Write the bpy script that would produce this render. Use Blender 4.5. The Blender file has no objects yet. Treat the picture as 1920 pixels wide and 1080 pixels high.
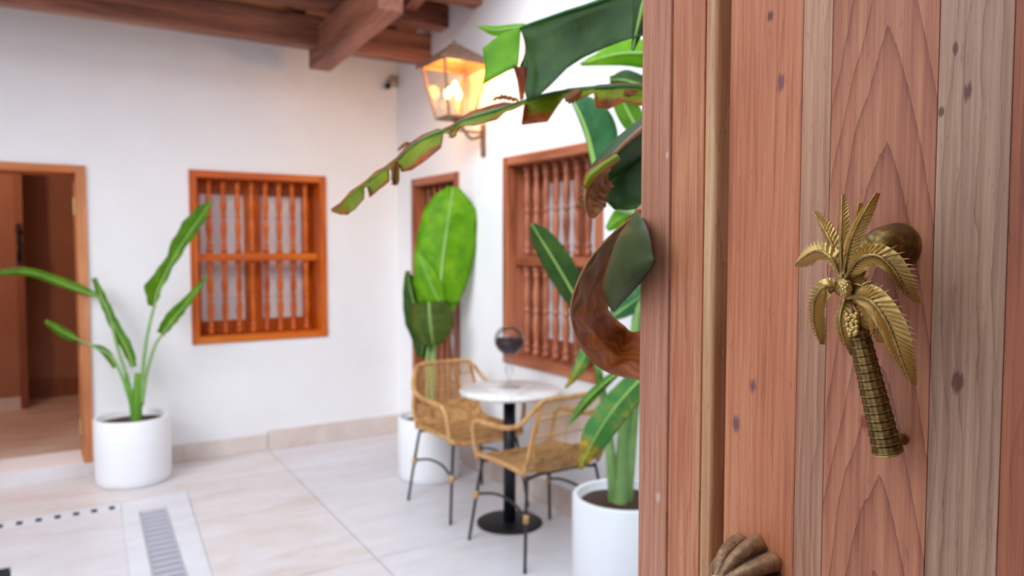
import bpy, math, random
from mathutils import Vector as V, Matrix
random.seed(7)
SC = bpy.context.scene
COL = SC.collection
# ------------------------------------------------------------------ camera
FPX = 1425.0; CAM_H = 1.51; YAW = math.radians(32.6); PITCH = math.atan(75/1425)
cd = bpy.data.cameras.new('camera'); cam = bpy.data.objects.new('camera', cd); COL.objects.link(cam)
cd.sensor_width = 36; cd.lens = FPX/1920*36; cd.clip_start = .02; cd.clip_end = 200
cam.location = (0, 0, CAM_H); cam.rotation_euler = (math.pi/2-PITCH, 0, -YAW)
cd.dof.use_dof = True; cd.dof.focus_distance = .66; cd.dof.aperture_fstop = 6.2
SC.camera = cam
# ------------------------------------------------------------------ sky, sun, exposure
w = bpy.data.worlds.new('sky'); SC.world = w; w.use_nodes = True
w.node_tree.nodes['Background'].inputs[0].default_value = (.735, .865, 1.0, 1)
w.node_tree.nodes['Background'].inputs[1].default_value = 1.4
sd = bpy.data.lights.new('sun', 'SUN'); sun = bpy.data.objects.new('sun', sd); COL.objects.link(sun)
sd.energy = 1.28; sd.angle = math.radians(36); sd.color = (.96, .98, 1)
sun.rotation_euler = V((.78, .62, -.50)).to_track_quat('-Z', 'Y').to_euler()
SC.view_settings.view_transform = 'Standard'; SC.view_settings.look = 'None'
SC.view_settings.gamma = 1; SC.view_settings.use_curve_mapping = False
SC.view_settings.exposure = 1.05

# ------------------------------------------------------------------ pixel helpers (1920x1080 frame)
FWD = V((math.sin(YAW)*math.cos(PITCH), math.cos(YAW)*math.cos(PITCH), -math.sin(PITCH)))
RGT = V((math.cos(YAW), -math.sin(YAW), 0)); UPV = RGT.cross(FWD); CP = V((0, 0, CAM_H))
def ray(x, y): return FWD + RGT*((x-960)/FPX) - UPV*((y-540)/FPX)
def at(x, y, t): return CP + ray(x, y)*t
def onX(x, y, X): d = ray(x, y); return CP + d*(X/d.x)
def onY(x, y, Y): d = ray(x, y); return CP + d*(Y/d.y)
def onZ(x, y, Z=0): d = ray(x, y); return CP + d*((Z-CAM_H)/d.z)
def depth(p): return (V(p)-CP).dot(FWD)

# ------------------------------------------------------------------ mesh builder
class MB:
    def __init__(s): s.v = []; s.f = []; s.uv = {}
    def add(s, vs, fs):
        o = len(s.v); s.v += [V(p) for p in vs]; s.f += [[i+o for i in f] for f in fs]; return s
    def box(s, a, b):
        x0, y0, z0 = a; x1, y1, z1 = b
        return s.add([(x0,y0,z0),(x1,y0,z0),(x1,y1,z0),(x0,y1,z0),(x0,y0,z1),(x1,y0,z1),(x1,y1,z1),(x0,y1,z1)],
                     [(0,3,2,1),(4,5,6,7),(0,1,5,4),(1,2,6,5),(2,3,7,6),(3,0,4,7)])
    def prism(s, poly, z0, z1):
        n = len(poly)
        return s.add([(p[0],p[1],z0) for p in poly]+[(p[0],p[1],z1) for p in poly],
                     [list(range(n))[::-1], list(range(n,2*n))]+[(i,(i+1)%n,n+(i+1)%n,n+i) for i in range(n)])
    def tube(s, pts, rad, n=8, cap=True):
        pts = [V(p) for p in pts]; m = len(pts)
        rs = rad if isinstance(rad, (list, tuple)) else [rad]*m
        o = len(s.v); prev = None
        for i, p in enumerate(pts):
            d = (pts[min(i+1,m-1)]-pts[max(i-1,0)]).normalized()
            if prev is None:
                a = V((0,0,1)) if abs(d.z) < .9 else V((1,0,0)); u = d.cross(a).normalized()
            else:
                u = (prev - d*prev.dot(d)).normalized()
            prev = u; vv = d.cross(u)
            for k in range(n):
                a = 2*math.pi*k/n; s.v.append(p+(u*math.cos(a)+vv*math.sin(a))*rs[i])
        for i in range(m-1):
            for k in range(n):
                s.f.append([o+i*n+k, o+i*n+(k+1)%n, o+(i+1)*n+(k+1)%n, o+(i+1)*n+k])
        if cap: s.f.append([o+k for k in range(n)][::-1]); s.f.append([o+(m-1)*n+k for k in range(n)])
        return s
    def lathe(s, base, prof, n=24, axis=(0,0,1), lobe=None, close=True):
        ax = V(axis).normalized(); a = V((0,0,1)) if abs(ax.z) < .9 else V((1,0,0))
        u = ax.cross(a).normalized(); vv = ax.cross(u); o = len(s.v); m = len(prof)
        for j, (r, h) in enumerate(prof):
            for k in range(n):
                t = 2*math.pi*k/n; rr = r*(lobe(t, j) if lobe else 1)
                s.v.append(V(base)+ax*h+(u*math.cos(t)+vv*math.sin(t))*rr)
        for i in range(m-1):
            for k in range(n):
                s.f.append([o+i*n+k, o+i*n+(k+1)%n, o+(i+1)*n+(k+1)%n, o+(i+1)*n+k])
        if close:
            s.f.append([o+k for k in range(n)][::-1]); s.f.append([o+(m-1)*n+k for k in range(n)])
        return s
    def ball(s, c, r, n=10, m=6, sq=(1,1,1)):
        c = V(c); o = len(s.v)
        for j in range(m+1):
            ph = math.pi*j/m
            for k in range(n):
                t = 2*math.pi*k/n
                s.v.append(c+V((math.sin(ph)*math.cos(t)*sq[0], math.sin(ph)*math.sin(t)*sq[1], math.cos(ph)*sq[2]))*r)
        for j in range(m):
            for k in range(n): s.f.append([o+j*n+k, o+(j+1)*n+k, o+(j+1)*n+(k+1)%n, o+j*n+(k+1)%n])
        return s
    def mesh(s, name, origin=(0,0,0), smooth=False):
        me = bpy.data.meshes.new(name); o = V(origin)
        me.from_pydata([p-o for p in s.v], [], s.f); me.update()
        if s.uv:
            l = me.uv_layers.new(name='UVMap')
            for lp in me.loops: l.data[lp.index].uv = s.uv.get(lp.vertex_index, (0, 0))
        if smooth: me.polygons.foreach_set('use_smooth', [True]*len(me.polygons))
        return me

def wloc(o):
    l = V((0,0,0))
    while o: l += o.location; o = o.parent
    return l
def link(name, me, mat, parent=None, loc=None):
    o = bpy.data.objects.new(name, me); COL.objects.link(o)
    if me is not None and mat is not None and not me.materials: me.materials.append(mat)
    if parent: o.parent = parent
    if loc is not None: o.location = loc
    return o
def part(name, mb, mat, parent, smooth=False, bevel=0, solid=0, seg=2):
    me = mb.mesh(name, wloc(parent), smooth); o = link(name, me, mat, parent)
    if solid: m = o.modifiers.new('thick','SOLIDIFY'); m.thickness = solid; m.offset = 0
    if bevel: m = o.modifiers.new('bevel','BEVEL'); m.width = bevel; m.segments = seg; m.limit_method = 'ANGLE'
    return o
def tag(o, label, cat=None, group=None, kind=None):
    o['label'] = label
    if cat: o['category'] = cat
    if group: o['group'] = group
    if kind: o['kind'] = kind
    return o
def thing(name, loc, label, cat, group=None, kind=None):
    return tag(link(name, None, None, None, V(loc)), label, cat, group, kind)
def crom(pts, sub):
    pts = [V(p) for p in pts]; out = []; n = len(pts)
    for i in range(n-1):
        p0, p1, p2, p3 = pts[max(i-1,0)], pts[i], pts[i+1], pts[min(i+2,n-1)]
        for k in range(sub):
            t = k/sub
            out.append(.5*((2*p1)+(p2-p0)*t+(2*p0-5*p1+4*p2-p3)*t*t+(3*p1-p0-3*p2+p3)*t**3))
    out.append(pts[-1]); return out

# ------------------------------------------------------------------ materials
def s2l(c):
    return tuple((x/12.92 if x <= .04045 else ((x+.055)/1.055)**2.4) for x in [q/255 for q in c])+(1,)
class NT:
    def __init__(s, name):
        s.m = bpy.data.materials.new(name); s.m.use_nodes = True; s.t = s.m.node_tree
        s.b = s.t.nodes['Principled BSDF']; s.out = s.t.nodes['Material Output']
    def n(s, typ, **kw):
        nd = s.t.nodes.new(typ)
        for k, v in kw.items(): setattr(nd, k, v)
        return nd
    def l(s, a, b): s.t.links.new(a, b)
    def math(s, op, a, b=None, c=None):
        nd = s.n('ShaderNodeMath', operation=op)
        for i, x in enumerate((a, b, c)):
            if x is None: continue
            if isinstance(x, (int, float)): nd.inputs[i].default_value = x
            else: s.l(x, nd.inputs[i])
        return nd.outputs[0]
    def coord(s, scale=(1,1,1), src='Object', loc=(0,0,0)):
        tc = s.n('ShaderNodeTexCoord'); mp = s.n('ShaderNodeMapping')
        mp.inputs['Scale'].default_value = scale; mp.inputs['Location'].default_value = loc
        s.l(tc.outputs[src], mp.inputs[0]); return mp.outputs[0]
    def noise(s, vec, scale=5, detail=4, rough=.55, dist=0):
        nd = s.n('ShaderNodeTexNoise'); nd.inputs['Scale'].default_value = scale
        nd.inputs['Detail'].default_value = detail; nd.inputs['Roughness'].default_value = rough
        nd.inputs['Distortion'].default_value = dist
        s.l(vec, nd.inputs['Vector']); return nd.outputs[0]
    def ramp(s, fac, stops):
        r = s.n('ShaderNodeValToRGB'); e = r.color_ramp.elements
        while len(e) < len(stops): e.new(.5)
        for i, (p, c) in enumerate(stops): e[i].position = p; e[i].color = c
        s.l(fac, r.inputs[0]); return r.outputs[0]
    def mix(s, fac, a, b, mode='MIX'):
        nd = s.n('ShaderNodeMix', data_type='RGBA', blend_type=mode)
        for i, x in ((0, fac), (6, a), (7, b)):
            if isinstance(x, (int, float)): nd.inputs[i].default_value = x
            elif isinstance(x, tuple): nd.inputs[i].default_value = x
            else: s.l(x, nd.inputs[i])
        return nd.outputs[2]
    def bump(s, h, strength=.3, dist=.002):
        b = s.n('ShaderNodeBump'); b.inputs['Strength'].default_value = strength; b.inputs['Distance'].default_value = dist
        s.l(h, b.inputs['Height']); s.l(b.outputs[0], s.b.inputs['Normal'])
    def set(s, **kw):
        for k, v in kw.items():
            k = k.replace('_', ' ')
            if isinstance(v, (int, float, tuple)): s.b.inputs[k].default_value = v
            else: s.l(v, s.b.inputs[k])
        return s.m
def G(v): return (v, v, v, 1)
def plain(name, rgb, rough=.5, metal=0, var=.08, scale=30, bump=0):
    t = NT(name); c = s2l(rgb); n = t.noise(t.coord(), scale)
    col = t.ramp(n, [(.3, tuple(x*(1-var) for x in c[:3])+(1,)), (.7, tuple(min(1,x*(1+var)) for x in c[:3])+(1,))])
    if bump: t.bump(n, bump, .003)
    return t.set(Base_Color=col, Roughness=rough, Metallic=metal)
def wood(name, dark, mid, light, axis='z', rough=.5, seed=0, sc=1.0, bump=.25):
    t = NT(name); i = 'xyz'.index(axis)
    s1 = [14*sc]*3; s1[i] = 1.1*sc; s2 = [130*sc]*3; s2[i] = 4*sc
    lo = (seed*1.7, seed*2.3, seed*.9)
    oi = t.n('ShaderNodeObjectInfo'); vm = t.n('ShaderNodeVectorMath', operation='ADD')
    t.l(t.coord(tuple(s1), loc=lo), vm.inputs[0])
    cb = t.n('ShaderNodeCombineXYZ'); 
    for k in range(3): t.l(t.math('MULTIPLY', oi.outputs['Random'], 37.0+k*11), cb.inputs[k])
    t.l(cb.outputs[0], vm.inputs[1])
    a = t.noise(vm.outputs[0], 1.0, 5, .6, .6); b = t.noise(t.coord(tuple(s2), loc=lo), 1.0, 3, .6)
    g = t.math('ADD', t.math('MULTIPLY', a, .75), t.math('MULTIPLY', b, .25))
    col = t.ramp(g, [(.32, s2l(dark)), (.5, s2l(mid)), (.68, s2l(light))])
    t.bump(b, bump, .0015)
    return t.set(Base_Color=col, Roughness=rough)
M = {}
def plaster(name, rgb, stain):
    t = NT(name); v = t.coord()
    n = t.noise(v, 1.3, 5, .6); f = t.noise(v, 60, 4, .6)
    col = t.ramp(n, [(.3, s2l(stain)), (.62, s2l(rgb))]); t.bump(t.math('ADD', f, t.math('MULTIPLY', t.noise(v, 6, 3), 2)), .18, .004)
    return t.set(Base_Color=col, Roughness=.85)
M['white'] = plaster('white_plaster', (243, 242, 243), (237, 235, 235))
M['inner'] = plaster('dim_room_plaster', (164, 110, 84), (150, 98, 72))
M['passage'] = plain('passage_brown', (92, 58, 42), .7, 0, .1, 8)
M['terracotta'] = plain('terracotta_tile', (190, 104, 70), .8, 0, .2, 6)
M['beam'] = wood('beam_wood', (70, 32, 20), (134, 78, 56), (178, 118, 88), 'x', .55)
M['rafter'] = wood('rafter_wood', (74, 36, 24), (138, 82, 60), (176, 120, 96), 'y', .55)
M['roofplank'] = wood('roof_plank_wood', (120, 62, 18), (170, 96, 34), (196, 122, 56), 'x', .55)
M['win1'] = wood('cedar_warm_lit', (150, 52, 0), (204, 92, 4), (222, 124, 20), 'z', .35)  # same cedar as the other window, warmer light put into the colour
M['win1h'] = wood('cedar_warm_lit_rail', (150, 52, 0), (204, 92, 4), (222, 124, 20), 'x', .35)
M['win2'] = wood('cedar_dull_lit', (112, 52, 30), (164, 92, 60), (190, 120, 86), 'z', .42)  # same cedar again, with duller light put into the colour
M['win2h'] = wood('cedar_dull_lit_rail', (112, 52, 30), (164, 92, 60), (190, 120, 86), 'y', .42)
M['jamb'] = wood('door_jamb_wood', (148, 78, 40), (198, 124, 76), (222, 158, 108), 'z', .5)
M['jambh'] = wood('door_lintel_wood', (140, 66, 30), (190, 104, 50), (210, 130, 70), 'x', .5)
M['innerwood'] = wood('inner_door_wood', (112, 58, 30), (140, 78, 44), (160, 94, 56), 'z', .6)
M['pane'] = plain('frosted_pane', (242, 242, 244), .35, 0, .03, 3)
M['pot'] = plain('white_glazed_pot', (240, 240, 243), .38, 0, .015, 4)
M['soil'] = plain('dark_soil', (70, 46, 34), .95, 0, .5, 90, 1.0)
M['black'] = plain('black_metal', (28, 28, 34), .45, .3, .1, 20)
M['leg'] = plain('grey_black_steel', (58, 54, 54), .4, .5, .1, 20)
M['steel'] = plain('pale_grate_steel', (196, 196, 206), .45, .2, .05, 12)
M['slot_shade'] = plain('grey_slot_shade', (150, 148, 160), .7, 0, .1, 9)
M['dark'] = plain('dark_drain', (30, 32, 44), .8, 0, .1, 9)
M['bean'] = plain('dark_beans', (58, 34, 40), .5, 0, .3, 60)
M['lampmetal'] = plain('aged_lantern_copper', (128, 98, 80), .55, .1, .2, 25)
M['camgrey'] = plain('camera_grey', (170, 160, 150), .5)
M['camblack'] = plain('camera_black', (22, 20, 24), .3)
M['rattanframe'] = wood('rattan_pole', (150, 102, 54), (196, 146, 90), (216, 172, 118), 'z', .5, 0, 1.5)
def weave():
    t = NT('woven_rattan'); v = t.coord()
    sx = t.n('ShaderNodeSeparateXYZ'); t.l(v, sx.inputs[0])
    a = t.math('SINE', t.math('MULTIPLY', sx.outputs[0], 380)); b = t.math('SINE', t.math('MULTIPLY', t.math('ADD', sx.outputs[1], sx.outputs[2]), 520))
    p = t.math('MULTIPLY', a, b); n = t.noise(v, 25, 4)
    f = t.math('ADD', t.math('MULTIPLY', p, .22), n)
    col = t.ramp(f, [(.25, s2l((120, 76, 36))), (.5, s2l((186, 134, 76))), (.8, s2l((210, 164, 104)))])
    t.bump(p, .6, .003); return t.set(Base_Color=col, Roughness=.6)
M['weave'] = weave()
def marble():
    t = NT('white_marble'); n = t.noise(t.coord(), 4, 8, .6, 1.2)
    return t.set(Base_Color=t.ramp(n, [(.35, s2l((205, 198, 198))), (.6, s2l((238, 234, 232)))]), Roughness=.25)
M['marble'] = marble()
def stone(name, a, b, c, rough=.42, sc=1.0):
    t = NT(name); v = t.coord((1, 1.0, 1)); vs = t.coord((.9, 3.4, 1))
    n1 = t.noise(vs, 1.5*sc, 7, .62, .6); n2 = t.noise(v, 7*sc, 6, .65, .3)
    g = t.math('ADD', t.math('MULTIPLY', n1, .65), t.math('MULTIPLY', n2, .35))
    col = t.ramp(g, [(.3, s2l(a)), (.48, s2l(b)), (.66, s2l(c))]); t.bump(n2, .05, .002)
    return t.set(Base_Color=col, Roughness=t.math('ADD', t.math('MULTIPLY', n2, .2), rough-.1))
M['stone'] = stone('pink_travertine', (210, 188, 176), (222, 213, 211), (229, 226, 229))
M['stone_r'] = stone('rosy_travertine', (212, 202, 202), (221, 216, 219), (228, 226, 231))
M['band'] = stone('pale_stone_band', (214, 212, 216), (224, 224, 230), (232, 232, 236))
M['base'] = stone('baseboard_stone', (196, 168, 152), (214, 196, 186), (226, 214, 208), .5)
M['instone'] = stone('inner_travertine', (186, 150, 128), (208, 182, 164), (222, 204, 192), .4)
def thin_glass(name, tint=(1,1,1,1), refl=.12):
    t = NT(name); tr = t.n('ShaderNodeBsdfTransparent'); gl = t.n('ShaderNodeBsdfGlossy'); mx = t.n('ShaderNodeMixShader')
    tr.inputs[0].default_value = tint; gl.inputs['Roughness'].default_value = .04
    fr = t.n('ShaderNodeFresnel'); fr.inputs[0].default_value = 1.45
    f = t.math('MULTIPLY', fr.outputs[0], refl*5); t.l(t.math('MINIMUM', f, .9), mx.inputs[0])
    t.l(tr.outputs[0], mx.inputs[1]); t.l(gl.outputs[0], mx.inputs[2]); t.l(mx.outputs[0], t.out.inputs[0]); return t.m
M['glass'] = thin_glass('clear_glass', (.95, .97, .98, 1)); M['lampglass'] = thin_glass('lantern_glass', (.99, .96, .9, 1), .06)
def emit(name, col, st):
    t = NT(name); return t.set(Base_Color=col, Emission_Color=col, Emission_Strength=st)
M['bulb'] = emit('lit_bulb', (1, .55, .16, 1), 14.0)
def brass(name, dark, mid, hi, rough=.42, metal=.75):
    t = NT(name); n = t.noise(t.coord(), 160, 5, .65)
    ge = t.n('ShaderNodeNewGeometry')
    f = t.math('ADD', t.math('MULTIPLY', n, .45), t.math('MULTIPLY', t.math('SUBTRACT', ge.outputs['Pointiness'], .5), 3.2))
    f = t.math('ADD', f, .28)
    col = t.ramp(f, [(.40, s2l(dark)), (.62, s2l(mid)), (.92, s2l(hi))]); t.bump(n, .25, .0008)
    return t.set(Base_Color=col, Metallic=metal, Roughness=rough)
M['brass'] = brass('antique_brass', (54, 38, 16), (118, 88, 42), (206, 172, 106), .42, .7)
M['bronze'] = brass('weathered_bronze', (60, 36, 22), (156, 118, 84), (216, 186, 146), .5, .35)
def leafmat(name, deep, mid, light, brown=(150, 84, 28), brown_amt=0.0, trans=.35, rough=.42, tip=0.0, streak=False):
    """u = along the blade, v = across (0 and 1 are the margins)."""
    t = NT(name); uv = t.n('ShaderNodeUVMap'); sx = t.n('ShaderNodeSeparateXYZ'); t.l(uv.outputs[0], sx.inputs[0])
    u, v = sx.outputs[0], sx.outputs[1]
    ac = t.math('ABSOLUTE', t.math('SUBTRACT', v, .5))
    vein = t.math('SINE', t.math('ADD', t.math('MULTIPLY', u, 300), t.math('MULTIPLY', ac, -60)))
    n = t.noise(t.coord(), 9, 5, .6); nf = t.noise(t.coord(), 40, 3)
    g = t.math('ADD', t.math('ADD', t.math('MULTIPLY', vein, .05), t.math('MULTIPLY', nf, .2)), t.math('MULTIPLY', n, .8))
    if streak:
        cs = t.n('ShaderNodeCombineXYZ'); t.l(t.math('MULTIPLY', u, 2.2), cs.inputs[0]); t.l(t.math('MULTIPLY', v, 9.0), cs.inputs[1])
        sn = t.noise(cs.outputs[0], 1.0, 4, .55, .15); g = t.math('ADD', t.math('MULTIPLY', g, .25), t.math('MULTIPLY', t.math('SUBTRACT', sn, .5), .6)); g = t.math('ADD', t.math('ADD', g, .22), t.math('MULTIPLY', u, .30))
    col = t.ramp(g, [(.3, s2l(deep)), (.52, s2l(mid)), (.75, s2l(light))])
    if brown_amt or tip:
        e = t.math('MULTIPLY', t.math('SUBTRACT', ac, .5-brown_amt), 8.0) if brown_amt else 0.0
        tp = t.math('MULTIPLY', t.math('SUBTRACT', u, 1-tip), 9.0) if tip else -5.0
        mk = t.math('MAXIMUM', e, tp)
        mk = t.math('ADD', mk, t.math('MULTIPLY', t.math('SUBTRACT', n, .5), 6.0))
        mk = t.math('MINIMUM', t.math('MAXIMUM', mk, 0), 1)
        bc = t.ramp(nf, [(.3, s2l(tuple(x*.55 for x in brown))), (.7, s2l(brown))])
        col = t.mix(mk, col, bc)
    t.bump(vein, .12, .001)
    t.set(Base_Color=col, Roughness=rough+.06, Specular_IOR_Level=.32)
    tl = t.n('ShaderNodeBsdfTranslucent'); t.l(t.mix(.25, col, (.55, .85, .05, 1), 'MIX'), tl.inputs[0])
    mx = t.n('ShaderNodeMixShader'); mx.inputs[0].default_value = trans
    t.l(t.b.outputs[0], mx.inputs[1]); t.l(tl.outputs[0], mx.inputs[2]); t.l(mx.outputs[0], t.out.inputs[0])
    return t.m
M['leaf'] = leafmat('banana_leaf', (58, 102, 6), (94, 146, 12), (130, 176, 24))
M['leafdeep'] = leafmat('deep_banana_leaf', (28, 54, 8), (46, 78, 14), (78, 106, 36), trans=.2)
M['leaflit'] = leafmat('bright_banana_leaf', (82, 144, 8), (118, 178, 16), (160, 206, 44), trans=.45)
M['leafteal'] = leafmat('bluish_banana_leaf', (34, 84, 46), (58, 116, 66), (104, 150, 106), trans=.25)
M['leaftorn'] = leafmat('torn_banana_leaf', (104, 116, 6), (138, 150, 10), (158, 168, 46), (196, 88, 12), .26, .35, .45, .10)
M['leafspot'] = leafmat('spotted_banana_leaf', (50, 112, 40), (84, 146, 66), (130, 176, 96), (206, 170, 40), .0, .3, .42, .3)
M['leafolive'] = leafmat('olive_banana_leaf', (44, 62, 10), (72, 92, 22), (116, 128, 50), (150, 80, 34), .06, .25)
M['leafdry'] = leafmat('dry_brown_leaf', (66, 17, 4), (146, 58, 14), (226, 130, 56), trans=.38, rough=.48, streak=True)
M['leafcrisp'] = leafmat('crisp_tan_leaf', (120, 64, 34), (170, 110, 70), (206, 154, 112), trans=.25, rough=.6)
M['leafflap'] = leafmat('olive_brown_leaf', (34, 44, 10), (66, 78, 24), (120, 120, 56), (120, 62, 24), .12, .2, .4)
M['stem'] = plain('green_stem', (128, 166, 92), .45, 0, .15, 18)
M['stemlit'] = plain('bright_green_stem', (96, 150, 36), .45, 0, .15, 18)
M['rib'] = plain('pale_midrib', (140, 178, 84), .45, 0, .1, 18)
M['ribdark'] = plain('brown_midrib', (150, 96, 50), .5, 0, .2, 18)

def door_wood(name, dark, mid, light, y0=None, z0=1.5, a=70., seed=0, line=.5, red=None, knots=(), dens=75):
    t = NT(name); lo = (seed*3.1, seed*1.9, seed*.7)
    tc = t.n('ShaderNodeTexCoord'); sx = t.n('ShaderNodeSeparateXYZ'); t.l(tc.outputs['Object'], sx.inputs[0])
    y, z = sx.outputs[1], sx.outputs[2]
    wob = t.noise(t.coord((20, 20, 5), loc=lo), 1, 3, .5)
    if y0 is None:
        g = t.math('ADD', t.math('MULTIPLY', y, dens), t.math('MULTIPLY', wob, 3.0))
    else:
        dy = t.math('SUBTRACT', y, y0); dy = t.math('ADD', dy, t.math('MULTIPLY', t.math('SUBTRACT', wob, .5), .02))
        q = t.math('MULTIPLY', t.math('POWER', t.math('ABSOLUTE', dy), 1.35), a)
        g = t.math('MULTIPLY', t.math('ADD', t.math('SUBTRACT', z, z0), q), 11.0)
        g = t.math('ADD', g, t.math('MULTIPLY', wob, .7))
    fr = t.math('FRACT', g)
    fr = t.math('FRACT', t.math('ADD', g, t.math('MULTIPLY', t.noise(t.coord((420,420,90), loc=lo), 1, 2, .5), .10)))
    ring = t.math('POWER', fr, 3.0)                                   # late-wood line closing each ring
    fib = t.noise(t.coord((220, 220, 5), loc=lo), 1, 4, .65)
    big = t.noise(t.coord((9, 9, 1.6), loc=lo), 1, 4, .55)
    pore = t.noise(t.coord((420, 420, 60), loc=lo), 1, 2, .5)
    f = t.math('ADD', t.math('ADD', t.math('MULTIPLY', fib, .62), t.math('MULTIPLY', big, .72)), t.math('MULTIPLY', ring, -.16*line))
    f = t.math('SUBTRACT', f, .14)
    col = t.ramp(f, [(.28, s2l(dark)), (.5, s2l(mid)), (.7, s2l(light))])
    lm = t.math('MULTIPLY', t.math('POWER', fr, 16.0), .62*line)
    col = t.mix(lm, col, s2l(tuple(x*.72 for x in dark)))
    pm = t.math('MULTIPLY', t.math('GREATER_THAN', pore, .68), .25)
    col = t.mix(pm, col, s2l(tuple(x*.6 for x in dark)))
    if red:
        rn = t.noise(t.coord((16, 16, 6), loc=(seed+4.2, 1, 2)), 1, 5, .6)
        col = t.mix(t.math('MULTIPLY', t.math('MINIMUM', t.math('MAXIMUM', t.math('MULTIPLY', t.math('SUBTRACT', rn, .62), 9), 0), 1), .7), col, s2l(red))
    for (ky, kz, kr, kc) in knots:
        d = t.math('ADD', t.math('POWER', t.math('SUBTRACT', y, ky), 2.0), t.math('MULTIPLY', t.math('POWER', t.math('SUBTRACT', z, kz), 2.0), .35))
        d = t.math('ADD', t.math('SQRT', d), t.math('MULTIPLY', t.math('SUBTRACT', pore, .5), kr*1.6))
        k = t.math('MINIMUM', t.math('MAXIMUM', t.math('MULTIPLY', t.math('SUBTRACT', kr, d), 1.6/kr), 0), .85)
        col = t.mix(k, col, s2l(kc))
    t.bump(t.math('ADD', fib, t.math('MULTIPLY', pore, .4)), .18, .0008)
    return t.set(Base_Color=col, Roughness=.48)

# ------------------------------------------------------------------ setting: walls
XW, YW = 2.552, 5.720            # right wall face, back wall face
TH = .38; TOP = 4.2; TOPF = 3.6
W1 = dict(x0=.975, x1=1.955, z0=.828, z1=2.058)
W2 = dict(y0=3.10, y1=4.075, z0=.788, z1=2.075)
D1 = dict(x0=-.70, x1=.346, z0=.09, z1=2.046)
D2 = dict(y0=4.67, y1=5.42, z0=.0, z1=2.04)
mb = MB()
def wallx(mb, xs, y0, y1, holes):   # boxes round the holes of a wall running along x (holes: x0,x1,z0,z1)
    x = xs[0]
    for h in sorted(holes, key=lambda q: q['x0']):
        mb.box((x, y0, 0), (h['x0'], y1, TOP))
        if h['z0'] > .0: mb.box((h['x0'], y0, 0), (h['x1'], y1, h['z0']))
        mb.box((h['x0'], y0, h['z1']), (h['x1'], y1, TOP)); x = h['x1']
    mb.box((x, y0, 0), (xs[1], y1, TOP)); return mb
wb = tag(link('wall_back', wallx(mb, (-5, XW+TH), YW, YW+TH, [W1, D1]).mesh('wall_back'), M['white']),
    'white plaster wall with the doorway and orange barred window', 'wall', kind='structure')
mb = MB(); y = -.4
for h in sorted([W2, D2], key=lambda q: q['y0']):
    mb.box((XW, y, 0), (XW+TH, h['y0'], TOP))
    if h['z0'] > 0: mb.box((XW, h['y0'], 0), (XW+TH, h['y1'], h['z0']))
    mb.box((XW, h['y0'], h['z1']), (XW+TH, h['y1'], TOP)); y = h['y1']
mb.box((XW, y, 0), (XW+TH, YW, TOP))
tag(link('wall_right', mb.mesh('wall_right'), M['white']), 'white plaster wall with the lantern and brown barred window', 'wall', kind='structure')
mb = MB().box((-5.3, -.4, 0), (-5, YW+TH, 3.4))
tag(link('wall_left', mb.mesh('wall_left'), M['white']), 'white plaster wall on the far side of the patio', 'wall', kind='structure')
mb = MB()      # entrance wall behind the camera, with the opening the big door belongs to
mb.box((-5, -.75, 0), (-1.15, -.4, TOPF)).box((.68, -.75, 0), (XW+TH, -.4, TOPF)).box((-1.15, -.75, 2.75), (.68, -.4, TOPF))
ps = MB()  # out-of-view walls, coloured dark so less light bounces onto the door
ps.box((-1.5, -3.2, 0), (-1.15, -.75, 2.9)).box((.68, -3.2, 0), (1.03, -.75, 2.9)).box((-1.5, -3.5, 0), (1.03, -3.2, 2.9)).box((-1.5, -3.5, 2.9), (1.03, -.75, 3.0))
tag(link('wall_passage', ps.mesh('wall_passage'), M['passage']), 'unseen entrance passage walls, dark brown to cut bounce light', 'wall', kind='structure')
for nm, pts, lb in (('bounce_roof_entrance', [(-7.5,-.25,3.55),(XW+TH,-.25,3.55),(XW+TH,-3.2,4.75),(-7.5,-3.2,4.75)], 'unseen terracotta slope added above the entrance wall for warm bounce light'),
                    ('bounce_roof_left', [(-4.85,-.25,3.35),(-4.85,YW+TH,3.35),(-7.5,YW+TH,4.3),(-7.5,-.25,4.3)], 'unseen terracotta slope added above the far side of the patio for warm bounce light')):
    q = [V(p) for p in pts]  # unseen slopes added to block low sky and bounce warm light
    tag(link(nm, MB().add(q+[p+V((0,0,.12)) for p in q], [(3,2,1,0),(4,5,6,7),(0,1,5,4),(1,2,6,5),(2,3,7,6),(3,0,4,7)]).mesh(nm), M['terracotta']), lb, 'roof', kind='structure')
tag(link('wall_entrance', mb.mesh('wall_entrance'), M['white']), 'white plaster entrance wall and passage that the carved door opens from', 'wall', kind='structure')

# room seen through the left doorway
mb = MB()
pb = onZ(100, 744, .09); pl = onZ(47, 766, .09)
YB = pb.y
mb.box((-2.2, YB, .0), (1.3, YB+.15, 2.7)).box((1.15, YW+TH, .0), (1.3, YB, 2.7)).box((-2.35, YW+TH, 0), (-2.2, YB+.15, 2.7))
mb.box((-2.35, YW+TH, 2.55), (1.3, YB+.15, 2.7))
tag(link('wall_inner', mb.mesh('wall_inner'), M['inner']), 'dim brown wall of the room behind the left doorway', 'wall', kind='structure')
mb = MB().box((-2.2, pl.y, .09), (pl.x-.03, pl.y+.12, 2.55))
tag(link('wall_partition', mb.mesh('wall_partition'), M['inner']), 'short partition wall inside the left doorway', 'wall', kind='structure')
tr = tag(link('trim_1', MB().box((pl.x-.03, pl.y-.015, .09), (pl.x+.03, pl.y+.135, 2.55)).mesh('trim_1'), M['innerwood']), 'brown wooden post at the end of the inner partition', 'post', kind='structure')
lt = thing('door_latch', (pl.x, pl.y-.015, 1.5), 'black iron latch on the brown post inside the left doorway', 'latch')
q = lt.location
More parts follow.
